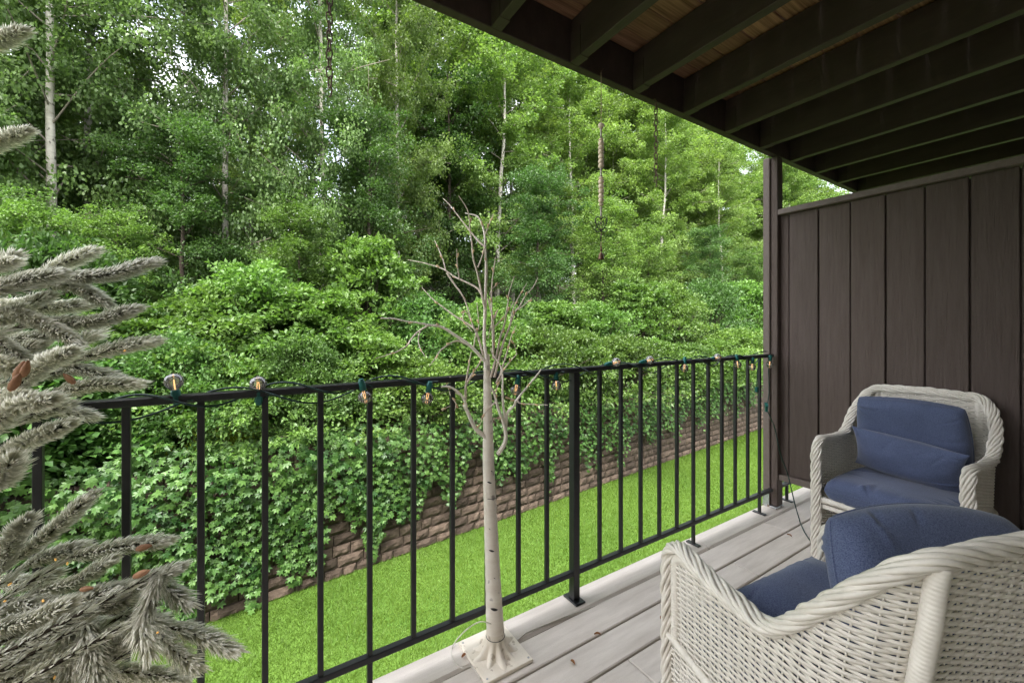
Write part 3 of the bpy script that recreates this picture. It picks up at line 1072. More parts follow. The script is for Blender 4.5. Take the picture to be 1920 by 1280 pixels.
# ------------------------------------------------------------------ flocked fir tree at the left
def needle_tip(P, n, ln=0.024, wd=0.0031, rng=RNG, r0=0.002):
    """needles brushed forward around a stem path; returns V, F, tint"""
    P, T, U, W = frames(P)
    seg = np.r_[0, np.cumsum(np.linalg.norm(np.diff(P, axis=0), axis=1))]
    t = rng.random(n) ** 0.9 * seg[-1]
    k = np.clip(np.searchsorted(seg, t) - 1, 0, len(P) - 2)
    fr = ((t - seg[k]) / (seg[k + 1] - seg[k] + 1e-9))[:, None]
    p = P[k] * (1 - fr) + P[k + 1] * fr
    az = rng.random(n) * 2 * math.pi
    rad = np.cos(az)[:, None] * U[k] + np.sin(az)[:, None] * W[k]
    rel = t / seg[-1]
    ang = np.radians(rng.normal(52, 6, n)) * (1 - 0.62 * np.clip((rel - 0.8) / 0.2, 0, 1))
    d0 = rad * np.sin(ang)[:, None] + T[k] * np.cos(ang)[:, None]
    d1 = rad * np.sin(ang * 0.55)[:, None] + T[k] * np.cos(ang * 0.55)[:, None]
    flat_ = np.abs(rad[:, 2])
    L = (1.12 - 0.38 * flat_)[:, None] * (ln * rng.uniform(0.75, 1.1, n) * np.where(rel < 0.12, 0.75, 1.0))[:, None]
    a = p + rad * r0
    m_ = a + d0 * L * 0.55
    e = m_ + d1 * L * 0.45
    side = np.cross(d0, rad)
    side /= np.linalg.norm(side, axis=1)[:, None] + 1e-9
    w2 = side * wd / 2
    V = np.stack([a - w2 * 0.8, a + w2 * 0.8, m_ - w2, m_ + w2, e], 1).reshape(-1, 3)
    b = np.arange(n)[:, None] * 5
    F = np.concatenate([b + np.array([[0, 1, 3]]), b + np.array([[0, 3, 2]]), b + np.array([[2, 3, 4]])])
    tint = np.clip(rng.beta(1.1, 1.0, n), 0, 1)
    return V, F, np.r_[tint * 0.42, tint * 0.5, np.clip(tint * 1.15 + 0.08, 0, 1)]


FT = np.array([-0.74, 1.02, 0.0])
fir = thing('flocked_fir_tree', 'snow dusted artificial fir tree at the left edge of the balcony', 'artificial tree', tuple(FT))
mb = MB()
mb.tube([(0, 0, 0.05), (0, 0, 1.0), (0, 0, 2.15)], [0.022, 0.018, 0.008], 8)
obj('trunk', mb, M['dark_bark'], fir, True)
mb = MB()
for k in range(4):
    a = k * math.pi / 2 + 0.5
    mb.tube([(0.02 * math.cos(a), 0.02 * math.sin(a), 0.12), (0.2 * math.cos(a), 0.2 * math.sin(a), 0.03), (0.26 * math.cos(a), 0.26 * math.sin(a), 0.008)], 0.008, 6)
obj('stand', mb, M['black'], fir, True)
a5 = lambda x, y: (x / 2.845, 450 + y / 2.845)
a6 = lambda x, y: (x / 3.368, 900 + y / 3.368)
tips = [  # base px, tip px, base depth, tip depth
    ((-70, 92), (42, 58), .92, .86), ((-70, 290), (47, 246), .9, .84), ((-70, 480), (22, 490), .9, .86),
    (a5(330, 200), a5(808, 122), .93, .93), (a5(240, 165), a5(485, 65), .97, .97), (a5(-90, 285), a5(315, 180), .86, .86), (a5(265, 235), a5(562, 335), .97, .93),
    (a5(60, 350), a5(455, 345), .98, .98), (a5(230, 430), a5(705, 372), .92, .90), (a5(40, 370), a5(405, 545), .88, .84), (a5(400, 560), a5(525, 500), .98, 1.0),
    (a5(440, 630), a5(812, 540), .93, .93), (a5(80, 800), a5(370, 600), .74, .70), (a5(330, 660), a5(650, 745), .97, .97), (a5(220, 850), a5(730, 768), .93, .93),
    (a5(220, 915), a5(482, 940), .97, .99), (a5(-60, 1010), a5(265, 850), .72, .68), (a5(-60, 1210), a5(355, 985), .74, .70), (a5(-80, 440), a5(110, 370), .9, .88),
    (a5(-60, 500), a5(130, 640), .9, .88), (a5(-60, 700), a5(200, 560), .95, .95), (a5(-80, 640), a5(110, 700), .85, .82), (a5(-60, 880), a5(120, 830), .76, .72),
    (a5(-60, 1300), a5(60, 1180), .72, .68), (a5(180, 630), a5(430, 610), .98, .98), (a5(-60, 560), a5(300, 500), .97, .97), (a5(-80, 330), a5(250, 300), .97, .95),
    (a5(60, 700), a5(420, 690), 1.0, 1.0), (a5(-60, 950), a5(350, 880), .95, .95), (a5(-40, 150), a5(70, 90), .92, .9),
    (a6(0, 580), a6(175, 250), .84, .80), (a6(100, 500), a6(560, 112), .86, .86), (a6(180, 530), a6(505, 425), .9, .9), (a6(440, 490), a6(1040, 385), .88, .88),
    (a6(220, 700), a6(695, 510), .84, .84), (a6(480, 740), a6(1110, 560), .82, .82), (a6(980, 600), a6(1180, 780), .84, .82), (a6(1000, 580), a6(860, 960), .80, .76),
    (a6(890, 860), a6(940, 1090), .77, .75), (a6(1050, 920), a6(1460, 1070), .85, .84), (a6(1000, 960), a6(1225, 1175), .83, .80), (a6(620, 1180), a6(1165, 1250), .86, .86),
    (a6(-60, 780), a6(720, 690), .80, .80), (a6(-60, 930), a6(420, 790), .76, .76), (a6(640, 1150), a6(900, 960), .80, .78), (a6(540, 900), a6(630, 1300), .76, .72),
    (a6(430, 880), a6(460, 1290), .78, .74), (a6(-60, 1290), a6(420, 1090), .74, .74), (a6(-60, 1000), a6(380, 960), .86, .86), (a6(150, 1320), a6(520, 1180), .8, .8),
    (a6(400, 850), a6(800, 760), .82, .82), (a6(-60, 640), a6(330, 600), .9, .9), (a6(300, 900), a6(720, 930), .88, .88), (a6(-40, 1120), a6(330, 1180), .84, .82),
    (a6(620, 1300), a6(900, 1290), .9, .9), (a6(0, 850), a6(300, 1000), .82, .8), (a6(250, 1000), a6(420, 900), .9, .9), (a6(700, 680), a6(960, 640), .86, .86),
    (a6(-60, 480), a6(60, 380), .88, .86), (a6(300, 1340), a6(620, 1330), .8, .8), (a6(-60, 1400), a6(200, 1330), .76, .76), (a6(120, 760), a6(520, 820), .8, .78),
    (a6(760, 860), a6(1010, 900), .84, .84), (a6(150, 1060), a6(560, 1120), .86, .86), (a6(780, 1000), a6(1000, 1010), .88, .88), (a6(-60, 1180), a6(120, 1080), .78, .76),
]
nv = len(tips)
for k in range(46):   # the side of the tree outside the picture
    a = random.uniform(R(100), R(330))
    z = random.uniform(0.35, 2.0)
    rr = 0.66 * (1 - (z - 0.2) / 2.1) + 0.08
    e = FT + np.array([rr * math.cos(a), rr * math.sin(a), z])
    b_ = FT + np.array([0.45 * rr * math.cos(a + 0.15), 0.45 * rr * math.sin(a + 0.15), z - 0.03])
    if e[0] > -0.62 and e[1] < 1.0:
        continue
    tips.append((b_, e, None, None))
for k, (a, b, da, db) in enumerate(tips):
    A = at_d(a[0], a[1], da) if da else np.array(a)
    B = at_d(b[0], b[1], db) if db else np.array(b)
    if B[2] < 0.05:
        B[2] = 0.05
    A, B = A - FT, B - FT
    ln = np.linalg.norm(B - A)
    sag = 0.10 * ln * random.uniform(-1, 1)
    mid = (A + B) / 2 + np.array([0, 0, sag])
    P = smooth_path([A, mid, B], 7)
    n_ = int(max(160, 4700 * ln)) if k < nv else int(max(100, 1500 * ln))
    V, F, tn = needle_tip(P, n_, random.uniform(0.030, 0.038))
    # the inner stem back to the trunk, sparsely needled
    hubz = max(0.12, A[2] - 0.06 - 0.25 * np.linalg.norm(A[:2]))
    S = smooth_path([(0, 0, hubz), (A * 0.55 + np.array([0, 0, hubz]) * 0.45), A], 6)
    V2, F2, t2 = needle_tip(S, 620 if k < nv else 120, 0.026)
    me = np_mesh('branch', np.concatenate([V, V2]), np.concatenate([F, F2 + len(V)]), np.r_[tn, t2 * 0.8])
    br = link('branch', me, fir, m=M['needle'])
    mb = MB()
    mb.tube(np.concatenate([S[:-1], P]), np.linspace(0.0045, 0.0018, len(S) - 1 + len(P)), 5)
    obj('stem', mb, M['dark_bark'], br)
led_V, led_F = sphere_np((0, 0, 0), 0.0019, 8, 6, (1, 1, 1.8))
led_me = np_mesh('mini_light', led_V, led_F, smooth=True)
led_me.materials.append(M['led'])
for x, y, d in [(*a6(350, 500), .86), (*a6(425, 525), .85), (*a6(62, 655), .8), (*a6(30, 762), .76), (*a6(272, 760), .77), (*a6(158, 1093), .76), (*a6(345, 1243), .76), (*a6(580, 1220), .73), (*a6(995, 960), .76), (*a5(665, 590), .9)]:
    link('mini_light', led_me, fir, tuple(at_d(x, y, d) - FT), (random.uniform(-1, 1), random.uniform(-1, 1), 0))
podV, podF = lathe_np([(0.0005, -0.018), (0.005, -0.014), (0.0075, -0.004), (0.0065, 0.006), (0.0035, 0.015), (0.0005, 0.02)], 9)
pod_me = np_mesh('brown_pod', podV, podF, smooth=True)
pod_me.materials.append(M['pod'])
for x, y, d, s, rz in [(*a5(105, 700), .67, 0.95, 0.4), (*a5(80, 760), .665, 0.9, 0.5), (*a5(135, 690), .67, 0.8, 0.3), (*a5(370, 740), .9, 0.9, -0.8), (*a6(905, 423), .84, 0.9, 1.35), (*a6(890, 590), .78, 0.9, 1.2), (*a6(545, 685), .79, 0.7, 1.5)]:
    link('brown_pod', pod_me, fir, tuple(at_d(x, y, d) - FT), (0, rz, R(-30)), (s, s, s))


# ------------------------------------------------------------------ wicker chairs
HW, DEP = 0.272, 0.475
ARC = 0.10


def u_path():
    P = []
    for y in np.linspace(0, -(DEP - ARC), 60):
        P.append((-HW, y))
    for a in np.linspace(0, math.pi / 2, 30)[1:]:
        P.append((-HW + ARC - ARC * math.cos(a), -(DEP - ARC) - ARC * math.sin(a)))
    for x in np.linspace(-HW + ARC, 0, 30)[1:]:
        P.append((x, -DEP))
    P = np.array(P)
    return np.vstack([P, (P * np.array([-1, 1]))[-2::-1]])


UP = u_path()
US = np.r_[0, np.cumsum(np.linalg.norm(np.diff(UP, axis=0), axis=1))]
ULEN = US[-1]


def sstep(t):
    t = np.clip(t, 0, 1)
    return t * t * (3 - 2 * t)


def plan(s):
    return np.stack([np.interp(s, US, UP[:, 0]), np.interp(s, US, UP[:, 1])], -1)


def csurf(s, z):
    p = plan(s)
    yn = np.clip(-p[..., 1] / DEP, 0, 1)
    w_ = yn ** 1.5
    z = np.broadcast_to(z, yn.shape)
    lean = np.maximum(0, z - 0.32) * 0.17
    flare = 1 + 0.05 * sstep((z - 0.45) / 0.3) * (1 - sstep((yn - 0.6) / 0.4)) * 0.6
    return np.stack([p[..., 0] * flare, p[..., 1] - lean * w_, z], -1)


def rim_h(s):
    s = np.asarray(s, float)
    sm = np.minimum(s, ULEN - s)
    p = plan(s)
    rise = sstep((sm - 0.295) / 0.215)
    return 0.645 + 0.250 * rise + 0.012 * (1 - np.clip(np.abs(p[..., 0]) / HW, 0, 1)) * (sm > 0.5) + 0.012 * np.exp(-((sm - 0.06) / 0.07) ** 2)


def rim_path():
    P = [(-HW, 0.0, z) for z in np.linspace(0.012, 0.585, 40)]
    for a in np.linspace(0, math.pi / 2, 10)[1:]:
        P.append((-HW, -0.06 + 0.06 * math.cos(a), 0.590 + 0.066 * math.sin(a)))
    L = np.array(P)
    s = np.linspace(0.075, ULEN / 2, 110)
    C = csurf(s, rim_h(s))
    h = np.vstack([L, C])
    # even the curve out
    for _ in range(4):
        h[1:-1] = (h[:-2] + 2 * h[1:-1] + h[2:]) / 4
    return np.vstack([h, (h * np.array([-1, 1, 1]))[-2::-1]])


def resample(P, step):
    P = np.asarray(P, float)
    s = np.r_[0, np.cumsum(np.linalg.norm(np.diff(P, axis=0), axis=1))]
    n = max(2, int(s[-1] / step))
    t = np.linspace(0, s[-1], n)
    return np.stack([np.interp(t, s, P[:, k]) for k in range(3)], -1)


def braid(P, core_r, strand_r, n, turn, wide=1.25):
    """n strands laid helically round a core; list of (V, F)"""
    P = resample(P, 0.007)
    P, T, U, W = frames(P)
    s = np.arange(len(P)) * 0.007
    out = []
    for k in range(n):
        a = 2 * math.pi * (s / turn + k / n)
        rr = core_r + 0.0020 * np.sin(2 * a + 2.4 * k) + 0.0006 * np.sin(17 * s + 5 * k)
        Q = P + (rr * np.cos(a))[:, None] * U * wide + (rr * np.sin(a))[:, None] * W / wide
        out.append(tube_np(Q, strand_r, 7))
    return out


def wrapped(P, r, pitch=0.0075):
    P = resample(P, pitch / 4)
    k = np.arange(len(P)) % 4
    rad = np.array([r * 0.93, r, r * 1.015, r])[k]
    return tube_np(P, rad, 12)


def weave(pos, s0, s1, z0, z1, rowp=0.0069, stake=0.028, top=None, hh=0.0039, ht=0.0017, amp=0.0030, rng=None):
    """basket weave on a surface pos(s, z): horizontal wefts passing in front of and behind upright stakes"""
    parts = []
    rows = int((z1 - z0) / rowp)
    S = np.arange(s0, s1 + 1e-6, stake / 4)
    a = np.arange(6) * math.pi / 3
    for r in range(rows):
        z = z0 + (r + 0.5) * rowp
        if top is not None:
            ok = top(S) - 0.008 > z
            idx = np.where(ok)[0]
            if len(idx) < 6:
                continue
            s = S[idx[0]:idx[-1] + 1]
        else:
            s = S
        zz_ = z + 0.0007 * np.sin(s * 23 + r * 1.7)
        P = pos(s, zz_)
        E_ = 0.002
        tg = pos(s + E_, zz_) - pos(s - E_, zz_)
        tg /= np.linalg.norm(tg, axis=1)[:, None] + 1e-12
        N_ = np.cross(tg, np.array([0, 0, 1.0]))
        N_ /= np.linalg.norm(N_, axis=1)[:, None] + 1e-12
        ph = math.pi * (s - s0) / stake + math.pi * r
        off_ = amp * np.cos(ph)
        C = P + N_ * off_[:, None]
        V = C[:, None, :] + (ht * np.cos(a))[None, :, None] * N_[:, None, :] + (hh * np.sin(a))[None, :, None] * np.array([0, 0, 1.0])
        m, n = len(s), 6
        i, j = np.meshgrid(np.arange(m - 1), np.arange(n), indexing='ij')
        q = np.stack([i * n + j, i * n + (j + 1) % n, (i + 1) * n + (j + 1) % n, (i + 1) * n + j], -1).reshape(-1, 4)
        parts.append((V.reshape(-1, 3), q))
    # stakes stand where the wefts cross the mid surface
    sp = np.arange(s0, s1, stake)
    stk = []
    for s in sp:
        zt = (top(np.array([s]))[0] - 0.004) if top is not None else z1
        zs_ = np.linspace(z0, zt, 12)
        P = pos(np.full(12, s), zs_)
        stk.append(tube_np(P, 0.0019, 5))
    return join_np(parts), join_np(stk)


(wv, wf), (kv, kf) = weave(csurf, 0.012, ULEN - 0.012, 0.05, 0.93, top=rim_h)
weave_me = np_mesh('woven_panel', wv, wf, smooth=True)
stake_me = np_mesh('stakes', kv, kf, smooth=True)
for me in (weave_me, stake_me):
    me.materials.append(M['wicker'])
strand_mes = []
for V, F in braid(rim_path(), 0.0148, 0.0054, 9, 0.28, 1.28):
    me = np_mesh('rim_strand', V, F, smooth=True)
    me.materials.append(M['wicker'])
    strand_mes.append(me)


def wicker_me(name, parts, smooth=True):
    V, F = join_np(parts)
    me = np_mesh(name, V, F, smooth=smooth)
    me.materials.append(M['wicker'])
    return me


core_me = wicker_me('rim_core', [tube_np(resample(rim_path(), 0.02), 0.0115, 8)])
# outer wrapped rear posts following the leaning back corners
rear_mes = []
for sgn in (-1, 1):
    s_c = DEP - ARC + 0.157 * 0.86
    s_ = s_c if sgn < 0 else ULEN - s_c
    zs_ = np.linspace(0.012, float(rim_h(np.array([s_c]))[0]) - 0.004, 30)
    P = csurf(np.full(30, s_), zs_)
    cdir = P[:, :2] - np.array([sgn * 0.1, -0.35])
    cdir = np.array([sgn * 0.45, -0.89])
    P[:, :2] += cdir * 0.013 * (1 - 0.5 * sstep((zs_ - 0.79) / 0.09))[:, None]
    P[:, 1] -= 0.05 * (1 - zs_ / 0.9) ** 2
    rear_mes.append(wicker_me('rear_post', [wrapped(P, 0.0150)]))
front_mes = []
for sgn in (-1, 1):
    P = [(sgn * HW, -0.033, z) for z in np.linspace(0.40, 0.60, 12)] + [(sgn * HW, -0.042, 0.618), (sgn * HW, -0.075, 0.632), (sgn * HW, -0.14, 0.636)]
    front_mes.append(wicker_me('arm_post', [wrapped(smooth_path(P, 4), 0.0135)]))
s_b = np.linspace(0.0, ULEN, 200)
Pb = csurf(s_b, 0.392 + 0 * s_b)
Pn = Pb * np.array([1.028, 1.0, 1]) + np.array([0, -0.006, 0])
band_me = wicker_me('seat_band', [wrapped(Pn, 0.0095, 0.010)])
base_me = wicker_me('base_ring', [wrapped(csurf(s_b, 0.04 + 0 * s_b), 0.0125)])
bar_me = wicker_me('seat_bar', [wrapped([(-HW + 0.02, -0.012, 0.352), (HW - 0.02, -0.012, 0.352)], 0.0165)])
mb = MB()
mb.box(-HW + 0.02, HW - 0.02, -DEP + 0.03, -0.03, 0.33, 0.345, 0.004)
seat_me = mesh_of('seat_deck', mb, M['wicker'])
mb = MB()
mb.box(-HW + 0.025, HW - 0.025, -0.02, -0.006, 0.308, 0.330, 0.003)
slat_me = mesh_of('front_slat', mb, M['wicker'])


def chair(loc, rz, label):
    t = thing('wicker_chair', label, 'chair', (*loc, 0.0), rz, 'wicker armchairs on the balcony')
    link('woven_panel', weave_me, t)
    link('stakes', stake_me, t)
    link('rim_core', core_me, t)
    for me in strand_mes:
        link('rim_strand', me, t)
    for me in rear_mes:
        link('rear_post', me, t)
    for me in front_mes:
        link('arm_post', me, t)
    link('seat_band', band_me, t)
    link('base_ring', base_me, t)
    link('seat_bar', bar_me, t)
    link('seat_deck', seat_me, t)
    link('front_slat', slat_me, t)
    return Matrix.Translation((*loc, 0)) @ Matrix.Rotation(rz, 4, 'Z')


NEAR = chair((1.253, 0.65), R(-20), 'cream wicker armchair in the foreground seen from behind')
FAR = chair((2.495, 0.694), R(88.5), 'cream wicker armchair against the brown wall facing the camera')


# cushions
def cushion_me(w, d, h, p=7.0, q=2.3, k=0.25, pinch=0.0, crease=8, seed=0, plump=0.0, N=84):
    rng = np.random.default_rng(seed)
    g = np.sin(np.linspace(-1, 1, N) * math.pi / 2)
    a, b = np.meshgrid(g, g, indexing='ij')
    x = a * np.sqrt(1 - k * b * b)
    y = b * np.sqrt(1 - k * a * a)
    x = x * (1 - pinch * (1 - np.abs(b) ** 2.5))
    y = y * (1 - pinch * (1 - np.abs(a) ** 2.5))
    prof = (np.clip(1 - np.abs(a) ** p, 0, 1) * np.clip(1 - np.abs(b) ** p, 0, 1)) ** (1 / q)
    prof *= 1 + plump * (1 - a * a) * (1 - b * b)
    layers = []
    for sg in (1, -1):
        z = sg * h / 2 * prof
        wr = np.zeros_like(z)
        for _ in range(crease):
            e = rng.random()
            ang = rng.normal(math.pi / 2, 0.35)
            if e < 0.65:
                cx_, cy_ = rng.uniform(-.85, .85), rng.choice([-0.93, 0.93])
            else:
                cx_, cy_ = rng.choice([-0.93, 0.93]), rng.uniform(-.85, .85)
                ang += math.pi / 2
            dx, dy = math.cos(ang), math.sin(ang)
            al = (x - cx_) * dx + (y - cy_) * dy
            pe = -(x - cx_) * dy + (y - cy_) * dx + 0.05 * al * al
            ww, ll = rng.uniform(0.018, 0.045), rng.uniform(0.12, 0.35)
            wr += rng.uniform(-0.15, 0.08) * np.exp(-(pe / ww) ** 2 - (al / ll) ** 2)
        for _ in range(6):
            kx, ky, ph = rng.normal(0, 3, 3)
            wr += 0.012 * np.sin(kx * x + ky * y + ph)
        z = z + wr * h * prof
        layers.append(np.stack([x * w / 2, y * d / 2, z], -1).reshape(-1, 3))
    V = np.concatenate(layers)
    i, j = np.meshgrid(np.arange(N - 1), np.arange(N - 1), indexing='ij')
    q1 = np.stack([i * N + j, (i + 1) * N + j, (i + 1) * N + j + 1, i * N + j + 1], -1).reshape(-1, 4)
    q2 = q1[:, ::-1] + N * N
    me = np_mesh('cushion', V, np.concatenate([q1, q2]), smooth=True)
    me.materials.append(M['fabric'])
    return me


def piping(parent, w, d, z, k=0.25):
    t = np.linspace(-1, 1, 40)
    e = [(a, -1.0) for a in t] + [(1.0, b) for b in t[1:]] + [(a, 1.0) for a in t[::-1][1:]] + [(-1.0, b) for b in t[::-1][1:]]
    P = np.array([(a * math.sqrt(1 - k * b * b) * w / 2, b * math.sqrt(1 - k * a * a) * d / 2, z) for a, b in e])
    for _ in range(2):
        P[1:-1] = (P[:-2] + 2 * P[1:-1] + P[2:]) / 4
    mb = MB()
    mb.tube(P, 0.0028, 6, False)
    obj('piping', mb, M['fabric'], parent, True)


def place(name, me, Mx, label, cat):
    o = link(name, me)
    o.matrix_world = Mx
    tag(o, label, cat, 'blue cushions on the wicker chairs')
    return o


def cushions(Mx, which):
    seat = cushion_me(0.49, 0.46, 0.125, 9, 2.6, 0.10, crease=26, seed=3 + len(which), plump=0.10)
    T = Mx @ Matrix.Translation((0, -0.212, 0.412))
    o = place('seat_cushion', seat, T, 'blue seat cushion of the ' + which, 'cushion')
    piping(o, 0.49, 0.46, 0.0, 0.10)
    kq = 0.24 if 'foreground' in which else 0.15
    back = cushion_me(0.44, 0.43, 0.13, 7, 2.4, kq, crease=22, seed=14 + len(which), plump=0.08)
    if 'foreground' in which:
        T = Mx @ Matrix.Translation((0.112, -0.405, 0.652)) @ Matrix.Rotation(R(-11), 4, 'Z') @ Matrix.Rotation(R(90 - 24), 4, 'X')
    else:
        T = Mx @ Matrix.Translation((0.012, -0.415, 0.668)) @ Matrix.Rotation(R(90 - 15), 4, 'X')
    o = place('back_cushion', back, T, 'blue back cushion of the ' + which, 'cushion')
    piping(o, 0.44, 0.43, 0.0, kq)
    pil = cushion_me(0.44, 0.25, 0.165, 2.6, 1.6, 0.0, 0.09, crease=20, seed=21 + len(which), plump=0.0)
    if 'foreground' in which:
        T = Mx @ Matrix.Translation((0.02, -0.185, 0.525)) @ Matrix.Rotation(R(14), 4, 'Z') @ Matrix.Rotation(R(14), 4, 'X')
    else:
        T = Mx @ Matrix.Translation((0.0, -0.30, 0.582)) @ Matrix.Rotation(R(-6), 4, 'Y') @ Matrix.Rotation(R(64), 4, 'X')
    place('lumbar_pillow', pil, T, 'blue oblong pillow on the ' + which, 'pillow')


cushions(NEAR, 'foreground wicker chair')
cushions(FAR, 'wicker chair by the wall')

# ottoman tucked under the far chair
ot = thing('wicker_ottoman', 'cream wicker ottoman tucked under the chair by the wall', 'ottoman', tuple(FAR @ Vector((0.0, -0.10, 0.0))), R(88.5))
OW, OD, OH = 0.21, 0.33, 0.275


def ofront(s, z):
    s = np.asarray(s)
    return np.stack([-OW + s, 0.0 * s + 0.09, np.broadcast_to(z, s.shape)], -1)


def oside(sg):
    def f(s, z):
        s = np.asarray(s)
        return np.stack([0 * s + sg * OW, 0.09 - s, np.broadcast_to(z, s.shape)], -1)
    return f


def otop(s, z):
    s = np.asarray(s)
    return np.stack([-OW + s, np.broadcast_to(0.09 - z, s.shape), 0 * s + OH], -1)


ps, ks = [], []
for f_, L_, z0, z1 in ((ofront, 2 * OW, 0.02, OH - 0.01), (oside(-1), OD, 0.02, OH - 0.01), (oside(1), OD, 0.02, OH - 0.01)):
    a_, b_ = weave(f_, 0.01, L_ - 0.01, z0, z1)
    ps.append(a_)
    ks.append(b_)
link('woven_panel', wicker_me('woven_panel', ps), ot)
link('stakes', wicker_me('stakes', ks), ot)
# woven lid: strands run across, over and under the stakes
tp = []
S = np.arange(0.0, 2 * OW, 0.030 / 4)
for r in range(int(OD / 0.0085)):
    yy = 0.09 - (r + 0.5) * 0.0085
    P = np.stack([-OW + S, 0 * S + yy, OH + 0.0034 * np.cos(math.pi * S / 0.030 + math.pi * r)], -1)
    V, F = tube_np(P, 0.0046, 6)
    V[:, 2] = (V[:, 2] - np.repeat(P[:, 2], 6)) * 0.5 + np.repeat(P[:, 2], 6)
    tp.append((V, F))
link('lid', wicker_me('lid', tp), ot)
arch = [(-OW, 0.096, z) for z in np.linspace(0.012, OH - 0.05, 12)] + [(-OW + 0.055 - 0.055 * math.cos(a), 0.096, OH - 0.05 + 0.055 * math.sin(a)) for a in np.linspace(0.2, math.pi / 2, 7)] + [(x, 0.096, OH + 0.005) for x in np.linspace(-OW + 0.08, 0, 8)]
arch = np.array(arch)
arch = np.vstack([arch, (arch * np.array([-1, 1, 1]))[-2::-1]])
for V, F in braid(arch, 0.0105, 0.0062, 5, 0.2, 1.1):
    link('rim_strand', wicker_me('rim_strand', [(V, F)]), ot)
# ------------------------------------------------------------------ retaining wall of split-face blocks
WA = math.atan(0.086)
CA, SA = math.cos(WA), math.sin(WA)
rw = thing('retaining_wall', 'brown split face block retaining wall along the far side of the lawn', 'wall', (0, wall_y(0), LAWN_Z), WA)
BH = 0.168


def block_me(L, seed):
    rng = np.random.default_rng(seed)
    nx, nz = 5, 4
    V, F = [], []
    for a in range(nx):
        for c in range(nz):
            e = a in (0, nx - 1) or c in (0, nz - 1)
            V.append((L * a / (nx - 1) - L / 2 + (0.006 if a == 0 else -0.006 if a == nx - 1 else 0), (0.012 if e else rng.uniform(-0.024, -0.004)), (BH - 0.011) * c / (nz - 1)))
    for a in range(nx - 1):
        for c in range(nz - 1):
            F.append((a * nz + c, (a + 1) * nz + c, (a + 1) * nz + c + 1, a * nz + c + 1))
    o = len(V)
    V += [(-L / 2 + 0.004, 0.24, 0), (L / 2 - 0.004, 0.24, 0), (L / 2 - 0.004, 0.24, BH - 0.011), (-L / 2 + 0.004, 0.24, BH - 0.011)]
    bl, br_, tr_, tl_ = 0, (nx - 1) * nz, nx * nz - 1, nz - 1
    F += [tuple([a * nz + nz - 1 for a in range(nx)]) + (o + 2, o + 3), tuple([c for c in range(nz)][::-1]) + (o, o + 3)[::1],
          tuple([(nx - 1) * nz + c for c in range(nz)]) + (o + 2, o + 1), tuple([a * nz for a in range(nx)][::-1]) + (o, o + 1), (o, o + 3, o + 2, o + 1)]
    mb = MB()
    mb.add(V, F)
    return mesh_of('block', mb, M['stone']), mb


LENS = (0.40, 0.27, 0.20)
BM = {(l, s): block_me(l, s) for l in LENS for s in range(4)}


def low_bound(x):
    return float(np.interp(x, [-6, -3, -0.8, 0.3, 1.2, 2.0, 2.9, 4.8, 6.6, 8, 10.8, 13, 15.2, 16.2, 16.6], [0.15, 0.20, 0.26, 0.34, 0.48, 0.66, 0.95, 0.95, 0.75, 0.85, 1.0, 1.1, 1.25, 1.6, 3.0]))


cand = []
for c in range(12):
    x = -7.0 + random.uniform(0, 0.3)
    while x < 30:
        l = random.choice((0.40, 0.40, 0.27, 0.40, 0.20))
        cx_ = x + l / 2
        cand.append((cx_, 0.012 * c + random.uniform(-0.004, 0.004), c * BH - 0.03, l, random.randrange(4)))
        x += l
vis = []
for q in cand:
    X = q[0] * CA
    seen = q[2] < low_bound(X) + 0.15 and -1.2 < X < 20
    Yw = wall_y(X)
    d = X * XF + Yw * YF
    if seen and d > 0.5:
        vis.append((q[3] / d, q))
vis.sort(key=lambda t: -t[0])
keep = set(id(q) for _, q in vis[:300])
rest = MB()
for q in cand:
    if id(q) in keep:
        link('block', BM[(q[3], q[4])][0], rw, (q[0], q[1], q[2]), (0, 0, random.uniform(-.012, .012)))
    else:
        b_ = BM[(q[3], q[4])][1]
        rest.add([(x + q[0], y + q[1], z + q[2]) for x, y, z in b_.v], b_.f)
ro = obj('blocks', rest, M['stone'], rw)
ro['kind'] = 'stuff'


# ------------------------------------------------------------------ leaf clouds
def unit(v):
    return v / (np.linalg.norm(v, axis=-1, keepdims=True) + 1e-12)


def leaves(P, out, size, rng, up=0.6, droop=0.2, aspect=0.62, fold=0.22):
    """folded leaf blades (two triangles each) at P growing along 'out'"""
    n = len(P)
    ax = unit(out + rng.normal(0, 0.65, (n, 3)) + np.array([0, 0, -droop]))
    nrm = rng.normal(0, 0.55, (n, 3)) + np.array([0, 0, up]) + out * 0.25
    nrm = unit(nrm - ax * np.sum(nrm * ax, 1, keepdims=True))
    sd = np.cross(ax, nrm)
    s = (size * rng.uniform(0.7, 1.25, n))[:, None]
    b = P
    t = P + ax * s
    m_ = P + ax * s * 0.45
    l = m_ + sd * s * aspect * 0.5 + nrm * s * fold * 0.5
    r = m_ - sd * s * aspect * 0.5 + nrm * s * fold * 0.5
    V = np.stack([b, l, t, r], 1).reshape(-1, 3)
    k = np.arange(n)[:, None] * 4
    F = np.concatenate([k + np.array([[0, 1, 2]]), k + np.array([[0, 2, 3]])])
    return V, F


